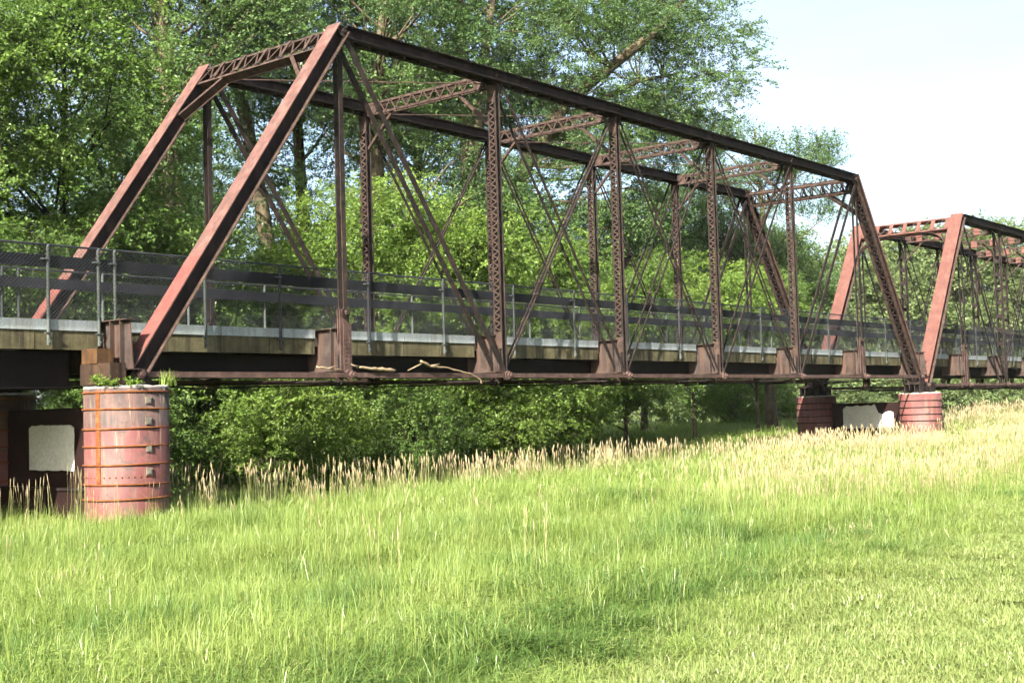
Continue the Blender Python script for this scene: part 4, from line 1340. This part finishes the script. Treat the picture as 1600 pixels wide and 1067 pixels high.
PL, SL, IL, PT, ST, PW, SW, PS, SS = [], [], [], [], [], [], [], [], []
def put(xa, ya, da):
    for x, y, d in zip(xa, ya, da):
        if inside_pier(x, y): continue
        z = gz(x, y)
        e = lawn_edge(x) + 0.25 * mnoise.noise(Vector((x * 0.8, 0, 2)))
        lod = max(1.0, d / 15.0) ** 0.8
        if y < e:
            PW.append((x, y, z)); SW.append((lod, lod, R.uniform(0.055, 0.085)))
            continue
        h = field_h(x, y) * R.uniform(0.8, 1.2)
        n = mnoise.noise(Vector((x * 0.5, y * 0.5, 31)))
        tr = abs(y + 11.25 - 0.25 * math.sin(x * 0.4))
        dk = 0.10 + 0.25 * max(0, n)
        if tr < 0.42 and x < 4: dk = 0.95  # track: shade between taller grass put in as darker blades
        if abs(y + 13.9 - 0.12 * (x + 5)) < 0.35 and x < 1: dk = 0.9  # second swath: shade by the lawn edge put in as darker blades
        if -2.6 < x < 3 and abs(y + 12.4 - 0.35 * (x + 2)) < 0.45: dk = 0.6; h *= 1.3  # taller patch with its ridge shade put into darker blades
        PL.append((x, y, z)); SL.append((lod, lod, h)); IL.append(((5 + R.randrange(2)) if R.random() < dk else R.randrange(5)) if d < 22 else (11 if R.random() < dk else 7 + R.randrange(4)))
put(*sample(720, 6.0, 16, 1.5))
put(*sample(1300, 14, 34, 1.3))
put(*sample(1700, 32, 95, 1.3))
xa, ya, da = sample(1500, 6.0, 24, 1.5, 6, 32)
for x, y, d in zip(xa, ya, da):
    if y < lawn_edge(x) + 0.8:
        lod = max(1.0, d / 15.0) ** 0.8
        PW.append((x, y, gz(x, y))); SW.append((lod, lod, R.uniform(0.055, 0.09) * (1 + sm(-0.6, 0.8, y - lawn_edge(x)))))

# tall reed grass with seed heads: along the bridge and over the right side
xa, ya, da = sample(46000, 9, 75, 1.15)
for x, y, d in zip(xa, ya, da):
    if inside_pier(x, y) or y < lawn_edge(x) + 1.2: continue
    n = mnoise.noise(Vector((x * 0.25, y * 0.3, 21)))
    edge = sm(-2.2, -0.9, y) * (1 - sm(1.0, 2.2, y)) * sm(0.2, 1.2, x)
    right = sm(-1.0, 1.8, -12.2 + 0.49 * (x + 3) - y) * sm(0.8, 2.4, y - lawn_edge(x)) * sm(-1, 6, x) * (1 - sm(3, 7, y))
    pr = max(0.42 * edge * (0.6 + 0.9 * n), 0.80 * right * (0.7 + 0.9 * n), 0.010 + 0.02 * n)
    if R.random() > pr * min(1.0, 0.25 + d / 50): continue
    z = gz(x, y)
    lod = max(1.0, d / 20.0) ** 0.6
    h = R.uniform(0.50, 1.02)
    if right > edge: h *= 0.62
    elif edge < 0.1: h *= 0.7
    if R.random() < (0.25 + 0.3 * edge + 0.55 * right):
        PS.append((x, y, z)); SS.append((h * lod, h * lod, h * 1.02))
    else:
        PT.append((x, y, z)); ST.append((h * lod, h * lod, h))
# dry, weedy fringe between the mown lawn and the meadow
xa, ya, da = sample(9000, 7, 40, 1.3, 2, 32)
for x, y, d in zip(xa, ya, da):
    e = y - lawn_edge(x)
    n = mnoise.noise(Vector((x * 0.6, y * 0.6, 77)))
    if 0.0 < e < 3.2 and R.random() < 0.10 * max(0, n) * sm(-7, -3, x) * (1 - sm(1.2, 3.2, e)):
        h = R.uniform(0.18, 0.40)
        lod = max(1.0, d / 18.0) ** 0.6
        PS.append((x, y, gz(x, y))); SS.append((h * lod * 1.4, h * lod * 1.4, h))
# a few tall stems in front of the dark opening at the left
for i in range(16):
    x, y = R.uniform(-4.2, -0.8), R.uniform(-2.6, -0.9)
    h = R.uniform(0.75, 1.15)
    PT.append((x, y, gz(x, y))); ST.append((h * 0.55, h * 0.55, h))

def mk(name, label, ng, P, S, nvar, I=None):
    n = len(P)
    o = scatter_obj(name, ng, P, rnd_rot(n, 0.05), S, NR.integers(0, nvar, n) if I is None else I)
    tag(o, label, 'grass', kind='stuff')
mk('meadow_grass', 'lush sunlit green meadow grass in front of the bridge', GN_LUSH, PL, SL, 7, IL)
mk('reed_grass', 'taller green reed grass with tan heads along the bridge', GN_TALL, PT, ST, 5)
mk('seed_head_grass', 'pale tan seed heads of tall grass on the right and along the piers', GN_SEED, PS, SS, 5)
mk('mown_lawn', 'short mown lawn in the lower right corner', GN_LAWN, PW, SW, 5)
print('GRASS', len(PL), len(PT), len(PS), len(PW))

# ------------------------------------------------------------------ weeds on the near pier top
def weed_grass(label, x, y, z, n, h, seed):
    rr = random.Random(seed)
    mb = MB()
    for i in range(n):
        blade(mb, rr, Vector((rr.gauss(0, 0.05), rr.gauss(0, 0.05), 0)), rr.uniform(0.5, 1.0) * h, 0.009, abs(rr.gauss(0.3, 0.4)), rr.uniform(0, 6.283), 0, 4)
    tag(mb.build('weed_plant', M['grass'], None, loc=(x, y, z)), label, 'plant', 'weeds rooted on the near pier top')
weed_grass('tuft of grass sprouting on the right rim of the near pier top', 0.42, -0.42, -0.21, 60, 0.34, 1)
weed_grass('small grass wisp at the far right rim of the near pier top', 0.56, -0.18, -0.21, 24, 0.24, 2)
def weed_leafy(label, x, y, z, n, r, seed, dz=0.0):
    rr = random.Random(seed)
    mb = MB()
    for i in range(n // 6):
        d = Vector((rr.gauss(0, 1), rr.gauss(0, 1), rr.uniform(0.1, 1.0) + dz)).normalized()
        p1 = d * r * rr.uniform(0.5, 1.0)
        mb.tube([Vector((0, 0, 0)), p1 * 0.5 + Vector((0, 0, 0.02)), p1], 0.004, 3, False)
        for q in range(7):
            b = p1 * rr.uniform(0.3, 1.0)
            dd = Vector((rr.gauss(0, 1), rr.gauss(0, 1), rr.gauss(0.2, 0.5))).normalized()
            nr = Vector((rr.gauss(0, .5), rr.gauss(0, .5), 1)); nr = (nr - dd * nr.dot(dd)).normalized()
            leaf_quad(mb, b, dd, nr, rr.uniform(0.035, 0.075), 0.016)
    tag(mb.build('weed_plant', M['leaf_bush'], None, loc=(x, y, z)), label, 'plant', 'weeds rooted on the near pier top')
weed_leafy('leafy weed spilling over the left rim of the near pier top', -0.72, -0.42, -0.20, 150, 0.22, 5)
weed_leafy('leafy weed in front of the timbers on the near pier', -0.42, -0.66, -0.20, 130, 0.20, 6)
weed_leafy('upright leafy weed beside the timbers on the near pier', -0.86, -0.25, -0.18, 80, 0.26, 7, 1.4)

# ------------------------------------------------------------------ summer haze: one even box of air round everything
hz = MB().box(-310, 610, -310, 610, -5.5, 40)
hm, hnt, hout = new_mat('haze_air')
pv = hnt.nodes.new('ShaderNodeVolumePrincipled')
pv.inputs['Color'].default_value = (0.88, 0.94, 1.0, 1)
pv.inputs['Density'].default_value = 0.00010
pv.inputs['Anisotropy'].default_value = 0.0
hnt.links.new(pv.outputs[0], hout.inputs['Volume'])
tag(hz.build('haze', hm), 'thin summer haze in the air', 'haze', kind='stuff')
